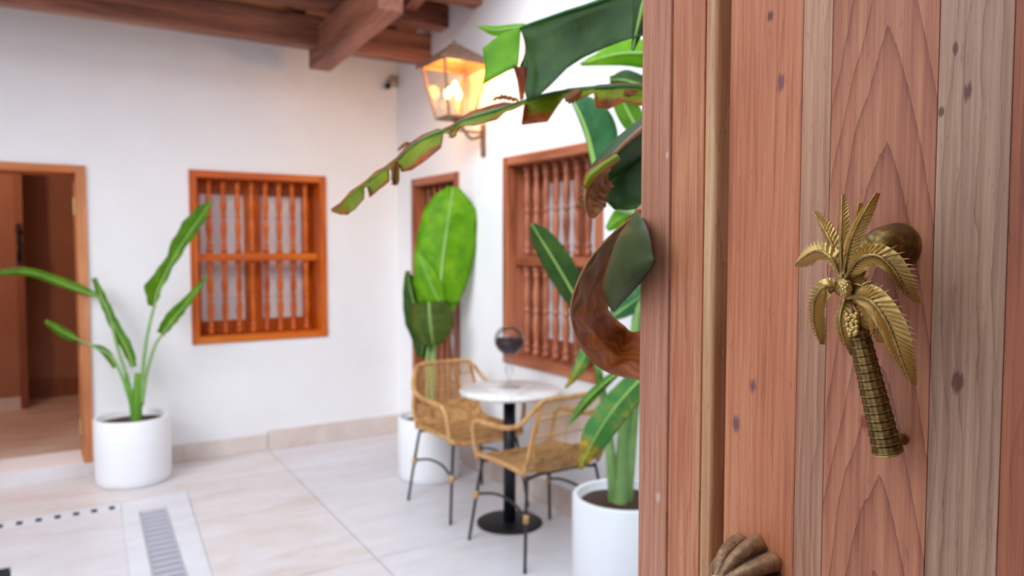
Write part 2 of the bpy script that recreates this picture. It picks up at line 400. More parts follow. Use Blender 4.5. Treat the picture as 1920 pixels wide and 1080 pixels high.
part('plate', MB().box((q.x-.02, q.y-.012, 1.36), (q.x+.02, q.y, 1.72)), M['camblack'], lt, bevel=.004)
part('lever', MB().tube([(q.x, q.y-.006, 1.56), (q.x, q.y-.05, 1.56), (q.x-.01, q.y-.055, 1.48), (q.x-.01, q.y-.05, 1.40)], .012), M['camblack'], lt, True)
part('knob', MB().ball((q.x, q.y-.03, 1.66), .026), M['camblack'], lt, True)
tag(link('baseboard_inner', MB().box((pl.x+.03, YB-.02, .09), (1.15, YB, .26)).mesh('baseboard_inner'), M['innerwood']), 'dark wooden baseboard of the inner room', 'baseboard', kind='structure')
tag(link('baseboard_partition', MB().box((-2.2, pl.y-.02, .09), (pl.x-.03, pl.y, .20)).mesh('baseboard_partition'), M['base']), 'stone baseboard of the inner partition wall', 'baseboard', kind='structure')

lm_ = thing('inner_fill_lamp', (-.5, 6.75, 2.55), 'unseen round fill lamp added under the ceiling of the inner room', 'lamp')  # added out of view to brighten the inner room
part('canopy', MB().lathe((-.5, 6.75, 2.52), [(.06,0),(.06,.03)], 20), M['lampmetal'], lm_)
part('globe', MB().ball((-.5, 6.75, 2.47), .055, 16, 10), emit('inner_fill_globe', (1, .6, .32, 1), 14.), lm_, True)
il = bpy.data.lights.new('inner_fill_light', 'POINT'); il.energy = 15; il.color = (1, .74, .55); il.shadow_soft_size = .06
io = bpy.data.objects.new('inner_fill_light', il); COL.objects.link(io); io.parent = lm_; io.location = (0, 0, -.16)
# ------------------------------------------------------------------ floor
fl = tag(link('floor', MB().box((-5, -3.2, -.12), (XW, YW, -.025)).mesh('floor'), M['dark']), 'pink travertine patio floor of large slabs with thin joints', 'floor', kind='structure')
def slab(poly, mat, name='slab', gap=.003, z1=0.):
    c = sum((V((p[0], p[1], 0)) for p in poly), V())/len(poly); out = []
    for p in poly:
        d = V((p[0], p[1], 0))-c; out.append((p[0]-math.copysign(gap, d.x), p[1]-math.copysign(gap, d.y)))
    return part(name, MB().prism(out, -.025, z1), mat, fl)
def JX(y): return 1.49-(5.70-y)*.040       # long joint
def KX(y): return .80-(4.985-y)*.085       # outer edge of the pale band
def LX(y): return .43-(4.96-y)*.06
ys = [YW, 4.62, 3.42, 2.22, 1.02, -.38]
for a, b in zip(ys[:-1], ys[1:]):
    slab([(JX(b), b), (XW, b), (XW, a), (JX(a), a)], M['stone_r'], gap=.0028)
ya = [YW, 5.0, 3.42, 2.22, 1.02, -.38]
for i, (a, b) in enumerate(zip(ya[:-1], ya[1:])):
    xl = (lambda y: -1.2) if i == 0 else KX
    slab([(xl(b), b), (JX(b), b), (JX(a), a), (xl(a), a)], M['stone'], gap=.0028)
slab([(-5, 5.0), (-1.2, 5.0), (-1.2, YW), (-5, YW)], M['stone'], gap=.001)
# pale band with the slotted grate
GX0 = lambda y: .505-(4.75-y)*.058; GX1 = lambda y: GX0(y)+.145
G0, G1 = 4.76, 2.40
slab([(LX(G0), G0), (KX(G0), G0), (KX(5.0), 5.0), (LX(5.0), 5.0)], M['band'], 'band_slab', .0005)
slab([(LX(G1), G1), (GX0(G1), G1), (GX0(G0), G0), (LX(G0), G0)], M['band'], 'band_slab', .0005)
slab([(GX1(G1), G1), (KX(G1), G1), (KX(G0), G0), (GX1(G0), G0)], M['band'], 'band_slab', .0005)
slab([(LX(-.38), -.38), (KX(-.38), -.38), (KX(G1), G1), (LX(G1), G1)], M['band'], 'band_slab', .0005)
gr = thing('slotted_drain_grate', (.53, 3.6, -.02), 'long pale steel drain grate with crosswise slots in the stone band', 'drain grate')
fm = MB()
for f0, f1 in ((lambda y: GX0(y)+.002, lambda y: GX0(y)+.012), (lambda y: GX1(y)-.012, lambda y: GX1(y)-.002)):
    fm.prism([(f0(G1+.004), G1+.004), (f1(G1+.004), G1+.004), (f1(G0-.004), G0-.004), (f0(G0-.004), G0-.004)], -.024, .002)
part('frame', fm, M['steel'], gr)
part('slot_shade', MB().prism([(GX0(G1+.004)+.012, G1+.004), (GX1(G1+.004)-.012, G1+.004), (GX1(G0-.004)-.012, G0-.004), (GX0(G0-.004)+.012, G0-.004)], -.024, -.006), M['slot_shade'], gr)  # grey plate close below the slats paints the shade in the slots
yy = G0-.035; k = 0; me0 = None
while yy > G1+.03:
    if me0 is None: me0 = MB().box((-.060, -.022, -.015), (.060, .022, 0)).mesh('slat')
    s = link('slat', me0, M['steel'], gr); s.location = V(((GX0(yy)+GX1(yy))/2, yy, .001))-gr.location; s.rotation_euler.z = .058
    yy -= .074; k += 1
# cross band with the row of square holes
hy0, hy1, X0 = 4.885, 4.953, LX(4.96)
slab([(-1.2, hy1), (X0, hy1), (X0, 5.0), (-1.2, 5.0)], M['band'], 'band_slab', .0003)
slab([(-1.2, 4.85), (X0, 4.85), (X0, hy0), (-1.2, hy0)], M['band'], 'band_slab', .0003)
xs = X0; xh = .382
for i in range(17):
    xa = xh-i*.0905
    part('drain_hole_shade', MB().box((xa-.0153, hy0+.0004, -.025), (xa+.0153, hy1-.0004, -.002)), M['dark'], fl)  # dark plug just below the surface paints the shade inside each hole
    slab([(xa+.0155, hy0), (xs, hy0), (xs, hy1), (xa+.0155, hy1)], M['band'], 'band_block', .0003); xs = xa-.0155
slab([(-1.2, hy0), (xs, hy0), (xs, hy1), (-1.2, hy1)], M['band'], 'band_block', .0003)
slab([(-5, 4.26), (-1.2, 4.26), (-1.2, 5.0), (-5, 5.0)], M['stone'], gap=.001)
# inner slabs round the dark basin
bx, by = -.10, 4.25
slab([(-1.2, by+.01), (LX(by), by+.01), (LX(4.85), 4.85), (-1.2, 4.85)], M['stone_r'], gap=.001)
slab([(bx, -.38), (LX(-.38), -.38), (LX(by), by+.01), (bx, by+.01)], M['stone_r'], gap=.001)
slab([(-5, -.38), (-1.4, -.38), (-1.4, by), (-5, by)], M['stone'], gap=.001)
slab([(-1.4, -.38), (bx, -.38), (bx, 2.9), (-1.4, 2.9)], M['stone_r'], gap=.001)
slab([(-1.5, -3.2), (1.03, -3.2), (1.03, -.385), (-1.5, -.385)], M['terracotta'], gap=.001)
bs = thing('floor_hatch', (-.75, 3.6, -.025), 'dark metal hatch set flush in the pale patio floor', 'hatch')
part('plate', MB().box((-1.39, 2.91, -.024), (bx-.006, by-.004, -.004)), M['dark'], bs, bevel=.003)
part('rim', MB().box((-1.39, by-.03, -.004), (bx-.006, by-.004, .001)).box((bx-.03, 2.91, -.004), (bx-.006, by-.03, .001)), M['dark'], bs)
# raised floor of the inner room with its stone sill
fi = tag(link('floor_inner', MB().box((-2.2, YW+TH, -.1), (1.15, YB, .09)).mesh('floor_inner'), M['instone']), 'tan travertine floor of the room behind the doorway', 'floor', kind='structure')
part('sill', MB().box((-.70, YW-.015, -.02), (.346, YW+TH, .088)), M['stone'], fi, bevel=.004)
# baseboards
bb = thing('baseboard_back', (0, YW, 0), 'low pinkish stone baseboard along the wall with the doorway', 'baseboard', kind='structure')
for x0, x1, h in ((.372, .90, .125), (.902, 1.482, .125), (1.486, 2.02, .146), (2.022, XW-.02, .146), (-2.0, -.74, .125)):
    part('baseboard_tile', MB().box((x0, YW-.014-(h-.125)*.4, 0), (x1, YW, h)), M['base'], bb, bevel=.003)
bb = thing('baseboard_right', (XW, 3, 0), 'low pinkish stone baseboard along the lantern wall', 'baseboard', kind='structure')
for y0, y1 in ((5.46, YW), (4.0, 4.625), (3.2, 3.998), (2.4, 3.198), (1.6, 2.398), (.8, 1.598), (0, .798)):
    part('baseboard_tile', MB().box((XW-.016, y0, 0), (XW, y1, .146)), M['base'], bb, bevel=.003)

# ------------------------------------------------------------------ roof over the back of the patio
cl = thing('ceiling', (0, 4.9, 3.0), 'open timber eave roof of dark beams, rafters and planks over the back wall', 'ceiling', kind='structure')
B1Y = 5.085
E0 = onY(619, 135, 5.30); N0 = onX(789, 0, E0.x)
slope = (N0.z-E0.z)/(N0.y-E0.y)                      # rises towards the patio (slope < 0 along +y)
part('eave_beam', MB().box((-4.9, B1Y, 2.866), (XW, B1Y+.13, 3.07)), M['beam'], cl, bevel=.008)
part('purlin', MB().box((-4.9, 4.81, 3.05), (XW-.002, 4.94, 3.20)), M['beam'], cl, bevel=.008)
part('purlin', MB().box((-4.9, 4.345, 3.09), (XW-.002, 4.46, 3.27)), M['beam'], cl, bevel=.008)
def rafter(name, x0, x1, ya, yb, zb, h, sl):          # zb = underside height at yb (the low far end)
    za = zb+(ya-yb)*sl
    m = MB().add([(x0,ya,za),(x1,ya,za),(x1,yb,zb),(x0,yb,zb),(x0,ya,za+h),(x1,ya,za+h),(x1,yb,zb+h),(x0,yb,zb+h)],
                 [(0,3,2,1),(4,5,6,7),(0,1,5,4),(1,2,6,5),(2,3,7,6),(3,0,4,7)])
    return part(name, m, M['rafter'], cl, bevel=.008)
xl = onY(579, 132, 5.30).x
rafter('main_rafter', xl, E0.x, 4.05, 5.30, E0.z, .24, slope)
RS = -.14
for px in (369, 565, 150, -60, -280, 900):
    X = onY(px, 25, B1Y).x
    if px == 900: X = 2.25
    rafter('rafter', X-.045, X+.045, 3.57, YW, 3.072+(YW-B1Y-.13)*RS, .11, RS)
for i in range(16):
    y0 = 3.548+i*.138; z = 3.19+(y0-B1Y)*RS
    part('roof_plank', MB().add([(-4.9,y0,z),(XW-.002,y0,z),(XW-.002,y0+.134,z+.134*RS),(-4.9,y0+.134,z+.134*RS),
        (-4.9,y0,z+.03),(XW-.002,y0,z+.03),(XW-.002,y0+.134,z+.03+.134*RS),(-4.9,y0+.134,z+.03+.134*RS)],
        [(0,3,2,1),(4,5,6,7),(0,1,5,4),(1,2,6,5),(2,3,7,6),(3,0,4,7)]), M['roofplank'], cl)

# ------------------------------------------------------------------ barred windows
def baluster_mesh(name, h, r):
    pr = [(1,0),(1,.06),(.62,.075),(.9,.10),(.9,.12),(.6,.14),(.66,.2),(.95,.30),(1.0,.36),(.72,.45),(.6,.475),(.95,.49),(.95,.51),(.6,.525),
          (.72,.55),(1.0,.64),(.95,.70),(.66,.8),(.6,.86),(.9,.88),(.9,.90),(.62,.925),(1,.94),(1,1)]
    return MB().lathe((0,0,0), [(a*r, b*h) for a, b in pr], 12).mesh(name, smooth=True)
def barred(name, label, along, lo, hi, z0, z1, face, mv, mh, cat, bars, ft=.05, rail=True, casement=True):
    """along 'x': wall faces -y at y=face; along 'y': wall faces -x at x=face."""
    def P(a, d, z): return (a, face+d, z) if along == 'x' else (face+d, a, z)
    def bx(a0, a1, d0, d1, za, zb, m=None):
        p, q = P(a0, d0, za), P(a1, d1, zb)
        return (m or MB()).box(tuple(map(min, p, q)), tuple(map(max, p, q)))
    t = thing(name, P((lo+hi)/2, 0, z0), label, cat, kind='structure')
    part('jamb', bx(lo, lo+ft, -.018, .30, z0, z1), mv, t, bevel=.004)
    part('jamb', bx(hi-ft, hi, -.018, .30, z0, z1), mv, t, bevel=.004)
    part('head', bx(lo+ft, hi-ft, -.018, .30, z1-ft, z1), mh, t, bevel=.004)
    part('sill', bx(lo+ft, hi-ft, -.018, .30, z0, z0+ft*(1 if z0 > .1 else .3)), mh, t, bevel=.004)
    zm = (z0+z1)/2; bd = .085
    if rail: part('middle_rail', bx(lo+ft, hi-ft, bd-.045, bd+.035, zm-.028, zm+.028), mh, t, bevel=.004)
    tiers = [(z0+ft, zm-.028), (zm+.028, z1-ft)]
    r = .0235
    for (za, zb) in tiers:
        me = baluster_mesh('baluster', zb-za, r)
        for a in bars:
            o = link('baluster', me, mv, t); o.location = V(P(a, bd, za))-t.location
    if casement:
        mid = (lo+hi)/2
        for a0, a1 in ((lo+ft, mid-.002), (mid+.002, hi-ft)):
            c = MB(); st = .062
            bx(a0, a0+st, .235, .275, z0+ft, z1-ft, c); bx(a1-st, a1, .235, .275, z0+ft, z1-ft, c)
            bx(a0+st, a1-st, .235, .275, z0+ft, z0+ft+.09, c); bx(a0+st, a1-st, .235, .275, z1-ft-.10, z1-ft, c)
            cm = part('casement', c, mv, t, bevel=.003)
            part('pane', bx(a0+st, a1-st, .252, .26, z0+ft+.09, z1-ft-.10), M['pane'], cm)
    return t
barred('window_1', 'orange cedar barred window in the back wall beside the doorway', 'x', W1['x0'], W1['x1'], W1['z0'], W1['z1'], YW,
       M['win1'], M['win1h'], 'window', [1.12+i*.1005 for i in range(8)])
barred('window_2', 'brown cedar barred window in the lantern wall behind the table', 'y', W2['y0'], W2['y1'], W2['z0'], W2['z1'], XW,
       M['win2'], M['win2h'], 'window', [3.235+i*.1015 for i in range(8)], .055)
dd = barred('door_2', 'narrow brown barred wooden door behind the upright banana plant', 'y', D2['y0'], D2['y1'], D2['z0'], D2['z1'], XW,
       M['win2'], M['win2h'], 'door', [4.79+i*.102 for i in range(6)], .055)
# frame of the open doorway
t = thing('door_1', (-.18, YW, .09), 'open doorway with an orange wooden frame in the back wall', 'door', kind='structure')
part('jamb', MB().box((.286, YW-.02, .09), (.346, YW+.30, D1['z1'])), M['jamb'], t, bevel=.004)
part('jamb', MB().box((-.70, YW-.02, .09), (-.64, YW+.30, D1['z1'])), M['jamb'], t, bevel=.004)
part('head', MB().box((-.64, YW-.02, D1['z1']-.05), (.286, YW+.30, D1['z1'])), M['jambh'], t, bevel=.004)
for z in (.33, 1.78): part('hinge', MB().box((.276, YW+.02, z-.05), (.286, YW+.05, z+.05)).tube([(.278, YW+.012, z-.055), (.278, YW+.012, z+.055)], .009), M['brass'], t)

# ------------------------------------------------------------------ the big open door beside the camera
XD = .60
dt = thing('door_3', (XD, -.25, .0), 'large pinkish cedar plank door standing open with a brass palm pull', 'door', kind='structure')
def Yp(px, X=XD): return onX(px, 540, X).y
DT, DB = 2.62, .012
def Zp(px, py): return onX(px, py, XD).z
off = dt.location
def K(px, py, r, c, X=XD): p = onX(px, py, X); return (p.y-off.y, p.z-off.z, r, c)
PURP = (112, 66, 78); REDD = (140, 46, 26); DKB = (84, 44, 30)
cols = [ # px from, px to, material
 (1362, 1497, door_wood('cedar_plank_orange', (156, 82, 50), (194, 116, 78), (214, 142, 100), None, seed=1, line=.35, knots=[K(1464,155,.006,PURP), K(1445,30,.004,DKB), K(1412,722,.005,PURP), K(1381,795,.006,PURP)])),
 (1497, 1551, door_wood('cedar_plank_pale', (150, 100, 76), (186, 134, 104), (208, 162, 126), None, seed=2, line=.45)),
 (1551, 1748, door_wood('cedar_plank_figured', (142, 76, 52), (180, 112, 80), (204, 142, 104), Yp(1655)-off.y, Zp(1655,185)-off.z, 12., seed=3, line=.9, red=None, knots=[K(1752,795,.004,REDD), K(1750,850,.0042,REDD), K(1765,930,.0025,REDD), K(1620,790,.005,REDD)])),
 (1748, 1886, door_wood('cedar_plank_greyish', (128, 88, 66), (168, 128, 102), (192, 154, 128), None, seed=5, line=.6, dens=95, knots=[K(1815,172,.0045,DKB), K(1792,90,.0032,DKB), K(1765,210,.0025,DKB), K(1795,715,.006,DKB), K(1745,210,.002,DKB)])),
]
ft = door_wood('cedar_plank_red', (120, 58, 34), (158, 86, 54), (182, 110, 74), None, seed=8, line=.4)
for i, (a, b, m) in enumerate(cols):
    part('plank', MB().box((XD, Yp(b)+.0002, DB), (XD+.045, Yp(a)-(.0002 if i else 0), DT)), m, dt, bevel=.0006 if i else .002)
yq = Yp(1886)
for i in range(4):
    part('plank', MB().box((XD, yq-.11*(i+1)+.0002, DB), (XD+.045, yq-.11*i-.0002, DT)), [ft, cols[1][2], cols[0][2], ft][i], dt, bevel=.0006)
YE = Yp(1362)
XM = .591
mold = door_wood('cedar_moulding', (148, 76, 46), (188, 112, 76), (212, 150, 106), None, seed=11, line=.35)
edge_hi = door_wood('cedar_edge_highlight', (150, 96, 62), (190, 134, 92), (216, 170, 126), None, seed=17, line=.3)
edge = door_wood('cedar_astragal', (142, 82, 56), (184, 120, 90), (208, 148, 120), None, seed=13, line=.3, knots=[K(1222,935,.0045,(210,180,160), .585), K(1238,290,.003,(214,180,160), .585)])
part('moulding', MB().box((XM, onX(1316, 540, XM).y+.0001, DB), (XD+.045, onX(1257, 540, XM).y, DT)), mold, dt, bevel=.0012)
part('moulding_highlight', MB().box((XM-.0005, onX(1338, 540, XM).y-.0002, DB), (XD+.02, onX(1316, 540, XM).y, DT)), edge_hi, dt, bevel=.005, seg=4)  # paler wood strip paints a highlight along the moulding edge
part('astragal', MB().box((XM+.004, onX(1253, 540, XM+.004).y, DB), (XD+.05, onX(1199, 540, XM+.004).y, DT)), edge, dt, bevel=.003)
part('back_rail', MB().box((XD+.045, -.24, .2), (XD+.065, .55, .42)).box((XD+.045, -.24, 1.9), (XD+.065, .55, 2.12)), ft, dt, bevel=.003)

# palm-tree pull handle (part of the door) ---------------------------------------------------------
def cp(cx, cy): return (1440+cx/1.928, 320+cy/1.928)         # crop -> frame pixels
def PP(cx, cy, lift):                                         # point standing "lift" metres proud of the door
    x, y = cp(cx, cy); return onX(x, y, XD-lift)
CR = PP(272, 405, .05)
# trunk
a = PP(326, 575, .046); b = PP(432, 1012, .024)
ax = (b-a); L = ax.length; ax.normalize(); prof = []
NR = 15
for i in range(NR):
    h0 = L*i/NR; h1 = L*(i+1)/NR; r = .0082+.0032*(i/NR)
    prof += [(r*.95, h0), (r*.97, h0+(h1-h0)*.72), (r*1.045, h0+(h1-h0)*.80), (r*1.045, h0+(h1-h0)*.93), (r*.96, h1-1e-5)]
prof += [(.0118, L), (.0112, L+.002), (.0, L+.0022)]
hd = part('palm_pull_handle', MB().lathe(a, prof, 52, ax, lobe=lambda t, j: 1+.022*math.sin(13*t)), M['brass'], dt, True)
tag(hd, 'antique brass pull shaped like a palm tree')
def sub(name, mb, mat, smooth=True, **kw): return part(name, mb, mat, hd, smooth, **kw)
# foot that carries the trunk on the door, and the round mount behind the crown
ft_p = PP(428, 985, .024)
sub('foot_mount', MB().lathe((XD, ft_p.y, ft_p.z), [(.005,0),(.005,.002),(.0045,.003),(.0045,.02)], 20, (-1,0,0)), M['brass'])
mp = onX(1684, 462, XD)
sub('crown_mount', MB().lathe((XD, mp.y, mp.z), [(.0195,0),(.0195,.003),(.0185,.005),(.0172,.014),(.016,.022),(.0135,.029),(.010,.033),(.004,.035),(0,.0352)], 32, (-1,0,0)), M['brass'])
sub('crown_arm', MB().tube([(XD-.034, mp.y, mp.z), (XD-.037, mp.y+.012, mp.z-.01), CR+V((.008,0,0))], [.011, .010, .009], 12), M['brass'])
def frond(pts, lifts, wid, nleaf=15, lean=.75, wl=1.0, wr=1.0):
    """pts: crop pixels along the rib from crown to tip; wid: half width in crop pixels at mid blade."""
    path = crom([PP(x, y, l) for (x, y), l in zip(pts, lifts)], 8); n = len(path)
    cum = [0]
    for i in range(1, n): cum.append(cum[-1]+(path[i]-path[i-1]).length)
    Lt = cum[-1]; px = 1.22/(1.928*2150); nleaf = int(nleaf*1.25)
    def P(s):
        d = s*Lt
        for i in range(1, n):
            if cum[i] >= d-1e-12:
                q = (d-cum[i-1])/max(1e-9, cum[i]-cum[i-1]); return path[i-1].lerp(path[i], q), (path[i]-path[i-1]).normalized()
        return path[-1], (path[-1]-path[-2]).normalized()
    out = V((-1, 0, 0)); m = MB()
    def half(s): return wid*px*min(1, .42+2.6*s)*(1-max(0, (s-.55)/.45)**1.6*.82)
    # blade base ribbon
    o = len(m.v); NS = 22
    for i in range(NS+1):
        p, d = P(i/NS); side = d.cross(out).normalized(); nn = side.cross(d).normalized()
        if nn.x > 0: nn = -nn
        h = half(i/NS)*.66
        m.v += [p-side*h*wl+V((.0032,0,0)), p+nn*.0004, p+side*h*wr+V((.0032,0,0)), p+V((.0042,0,0))]
    for i in range(NS):
        b_ = o+i*4
        for k in range(4): m.f.append([b_+k, b_+(k+1)%4, b_+4+(k+1)%4, b_+4+k])
    m.f.append([o,o+1,o+2,o+3]); e = o+NS*4; m.f.append([e+3,e+2,e+1,e])
    # leaflets: tapered ridged blades
    for i in range(nleaf):
        s = .08+.90*i/(nleaf-1); p, d = P(s); side = d.cross(out).normalized(); nn = side.cross(d).normalized()
        if nn.x > 0: nn = -nn
        for sg, ww in ((-1, wl), (1, wr)):
            h = half(s)*ww
            if h < .0006: continue
            dr = (side*sg+d*lean*(1+.5*s)).normalized(); tipp = p+dr*h*1.2+V((.0034,0,0))
            bw = Lt/nleaf*.60; q0 = p-d*bw*.5; q1 = p+d*bw*.5
            c = p.lerp(tipp, .55)
            o2 = len(m.v)
            m.v += [q0, q1, c+d*bw*.55-dr*0, tipp, c-d*bw*.55, p.lerp(tipp,.5)+nn*.0021, p+nn*.0018, p.lerp(tipp,.5)-nn*.0012]
            fs = [[o2+6,o2+1,o2+2,o2+5],[o2+5,o2+2,o2+3],[o2+0,o2+6,o2+5,o2+4],[o2+4,o2+5,o2+3],[o2+1,o2+0,o2+7],[o2+2,o2+1,o2+7],[o2+3,o2+2,o2+7],[o2+4,o2+3,o2+7],[o2+0,o2+4,o2+7]]
            for q_, f_ in enumerate(fs):
                A, B, C_ = (m.v[f_[z_]] for z_ in (0, 1, 2)); up = (B-A).cross(C_-A).dot(nn)
                m.f.append(f_ if (up > 0) == (q_ < 4) else f_[::-1])
    fo = sub('frond', m, M['brass'], False)
    sub_rib = [P(i/18)[0]+V((-.0010,0,0)) for i in range(19)]
    m2 = MB().tube(sub_rib, [.0018*(1-.65*i/18) for i in range(19)], 8)
    for v_, f_ in ((m2.v, m2.f),): pass
    me = fo.data
    # rib joined into the frond mesh
    o3 = len(m.v); m.v += m2.v; m.f += [[i+o3 for i in f] for f in m2.f]
    fo.data = m.mesh('frond', wloc(hd)); fo.data.materials.append(M['brass']); bpy.data.meshes.remove(me)
    return fo
frond([(268,385),(243,290),(208,215),(166,150)], [.050,.052,.050,.042], 30, 14, 1.0)
frond([(268,380),(266,280),(268,180),(270,88)], [.050,.056,.055,.046], 25, 15, 1.3)
frond([(280,380),(300,270),(318,190),(330,120)], [.046,.048,.047,.042], 26, 13, 1.2)
frond([(276,370),(298,262),(340,170),(391,84)], [.050,.060,.060,.050], 34, 16, 1.1)
frond([(262,385),(228,312),(172,292),(98,340)], [.050,.056,.052,.034], 36, 15, .7)
frond([(262,425),(208,418),(172,466),(168,540),(190,624)], [.050,.060,.058,.048,.036], 42, 17, .7)
frond([(284,385),(330,322),(392,305),(452,348),(502,430),(538,476)], [.050,.058,.060,.056,.046,.036], 44, 20, .75)
frond([(285,410),(330,412),(358,430),(372,455)], [.044,.046,.044,.038], 32, 9, .6)
frond([(300,455),(370,468),(432,545),(474,650),(518,770)], [.050,.062,.062,.056,.042], 56, 20, .9)
frond([(278,465),(262,535),(276,605),(300,662)], [.050,.056,.054,.042], 30, 13, .8)
frond([(318,470),(372,508),(396,560),(392,612)], [.046,.052,.052,.044], 44, 11, .6)
frond([(300,470),(330,520),(336,570),(330,600)], [.044,.048,.046,.042], 30, 9, .6)
m = MB()
for i in range(34):
    t_ = i/34; an = i*2.4; m.ball(PP(300+20*math.cos(an)*(1-t_*.3)+8*t_, 520+75*t_, .056+.004*math.sin(an*1.3)), .0021, 8, 5)
sub('fruit_cluster', m, M['brass'])
m = MB()
for i in range(22):
    an = i*2.4; r_ = 3+3.6*math.sqrt(i); m.ball(PP(278+r_*math.cos(an), 425+r_*1.5*math.sin(an), .058-.0003*i), .0021, 8, 5)
m.ball(PP(276, 420, .048), .0085, 14, 8)
sub('crown_bud', m, M['brass'])
# ribbed stud lower down
bc = onX(1416, 1070, XD)
def lobe(t, j): return 1+(.34 if 0 < j < 9 else .12)*(abs(math.cos(4*t+.5))-.55)*(1.0 if j < 7 else .5)
pr = [(.033,0),(.0335,.003),(.033,.008),(.031,.016),(.028,.025),(.024,.034),(.019,.042),(.013,.048),(.009,.0515),(.007,.053)]
st = part('ribbed_stud', MB().lathe((XD, bc.y, bc.z), pr, 96, (-1,0,0), lobe=lobe), M['bronze'], dt, True)
part('stud_tip', MB().ball((XD-.056, bc.y, bc.z), .0085, 16, 10), M['bronze'], st, True)
tag(st, 'ribbed bronze door stud')
# hinges on the hidden edge so that the leaf hangs on its wall
for z in (.4, 1.3, 2.2): part('hinge', MB().tube([(XD+.055, -.262, z-.08), (XD+.055, -.262, z+.08)], .014), M['black'], dt, True)

# ------------------------------------------------------------------ plants
def pot(parent, c, r, h):
    part('pot', MB().lathe((c.x, c.y, 0), [(r*.9,0),(r*.955,.012),(r*.985,.05),(r,h*.5),(r,h-.008),(r-.006,h),(r-.018,h),(r-.024,h-.008),(r-.026,h-.05),(0,h-.05)], 56), M['pot'], parent, True)
    m = MB(); N = 40
    m.lathe((c.x, c.y, h-.052), [(r-.027,.0),(r-.03,.012),(r*.6,.016),(r*.3,.022),(0,.024)], N, lobe=lambda t, j: 1 if j == 0 else 1+.02*math.sin(7*t+j)); part('soil', m, M['soil'], parent, True)
def blade(parent, mids, lefts, rights, mat, sub=4, across=5, cup=0., ripple=.0, name='leaf', rib=.004, ribmat=None, lin=True, solid=.0012, label=None):
    """mids/lefts/rights: matching lists of 3-D points from the stalk to the tip."""
    def inter(pts, smooth):
        if smooth: return crom(pts, sub)
        out = []
        for i in range(len(pts)-1):
            for k in range(sub): out.append(V(pts[i]).lerp(V(pts[i+1]), k/sub))
        return out+[V(pts[-1])]
    mm = inter(mids, True); ll = inter(lefts, not lin); rr = inter(rights, not lin)
    mb = MB(); W = 2*across+1; n = len(mm)
    for i in range(n):
        s = i/(n-1); nn = (ll[i]-mm[i]).cross(mm[min(i+1,n-1)]-mm[max(i-1,0)])
        if nn.length < 1e-9: nn = (mm[min(i+1,n-1)]-mm[max(i-1,0)]).cross(rr[i]-mm[i])
        nn = nn.normalized() if nn.length > 1e-12 else V((0,0,1))
        for j in range(-across, across+1):
            q = abs(j)/across; e = ll[i] if j < 0 else rr[i]; d = e-mm[i]
            p = mm[i]+d*q + nn*(cup*math.sin(math.pi*q*.9)*min(d.length, .2)+(ripple*q*math.sin(s*37+j*.5) if ripple >= 0 else ripple*q*(1-q)*4*math.sin(s*46+q*3)))
            mb.uv[len(mb.v)] = (s, .5+.5*j/across); mb.v.append(p)
    for i in range(n-1):
        for j in range(W-1): mb.f.append([i*W+j, i*W+j+1, (i+1)*W+j+1, (i+1)*W+j])
    o = part(name, mb, mat, parent, True, solid=solid)
    if label: o['label'] = label
    if rib: part('midrib', MB().tube(mm, [rib*(1-.75*i/(n-1)) for i in range(n)], 6), ribmat or M['rib'], o, True)
    return o
def fan(parent, pts, wl, wr, mat, tilt=.5, tiltr=None, **kw):
    """pts: (px, py, depth) along the midrib; wl/wr: half widths in pixels left/right of travel; tilt: how far each half turns out of the view plane."""
    tiltr = tilt if tiltr is None else tiltr
    mids = [at(*p) for p in pts]; L, R = [], []; n = len(pts)
    for i, p in enumerate(pts):
        a = pts[max(i-1,0)]; b = pts[min(i+1,n-1)]; dx, dy = b[0]-a[0], b[1]-a[1]; q = math.hypot(dx, dy) or 1
        nx, ny = dy/q, -dx/q                              # left of travel (image y down)
        L.append(at(p[0]+nx*wl[i], p[1]+ny*wl[i], p[2]+tilt*wl[i]*p[2]/FPX))
        R.append(at(p[0]-nx*wr[i], p[1]-ny*wr[i], p[2]+tiltr*wr[i]*p[2]/FPX))
    kw.setdefault('lin', False)
    return blade(parent, mids, L, R, mat, **kw)
def stalk(parent, pts, r0, r1, mat=None, name='stalk'):
    p = crom([at(*q) if len(q) == 3 and not isinstance(q, V) else q for q in pts], 5); n = len(p)
    return part(name, MB().tube(p, [r0+(r1-r0)*i/(n-1) for i in range(n)], 9), mat or M['stem'], parent, True)

# plant 1: by the left doorway ---------------------------------------------------------------------
c1 = V((.555, 5.435, 0)); T = depth((c1.x, c1.y, .6))
p1 = thing('potted_banana_plant', c1, 'sparse narrow-leaved banana plant in a white pot beside the left doorway', 'potted plant')
pot(p1, c1, .228, .425)
Tb = depth((c1.x, c1.y, .38)); Tn = T-.12
stalk(p1, [(257,792,Tb),(258,745,T),(259,700,T)], .034, .022, M['stemlit'])
stalk(p1, [(252,792,Tb),(246,748,T),(236,700,T)], .022, .012, M['stemlit'])
stalk(p1, [(262,760,T),(268,690,T),(276,630,T),(289,575,T)], .014, .008)
fan(p1, [(289,575,T),(296,545,T),(318,498,T),(346,450,T),(374,410,T),(397,376,T)], [10,26,14,20,19,3], [3,6,8,11,11,2], M['leaf'], .8, .2, rib=.008, ripple=.008)
stalk(p1, [(266,760,T),(275,700,T),(290,650,T),(304,628,T)], .013, .008)
fan(p1, [(304,628,T),(325,598,T),(352,565,T),(389,518,T)], [12,16,10,3], [4,9,7,2], M['leaf'], .8, .3, rib=.007, ripple=.006)
fan(p1, [(250,688,T),(238,655,T),(212,607,T),(194,565,T),(176,522,T)], [4,9,8,7,5], [7,12,11,9,5], M['leaf'], .7, .4, rib=.007, ripple=.004)
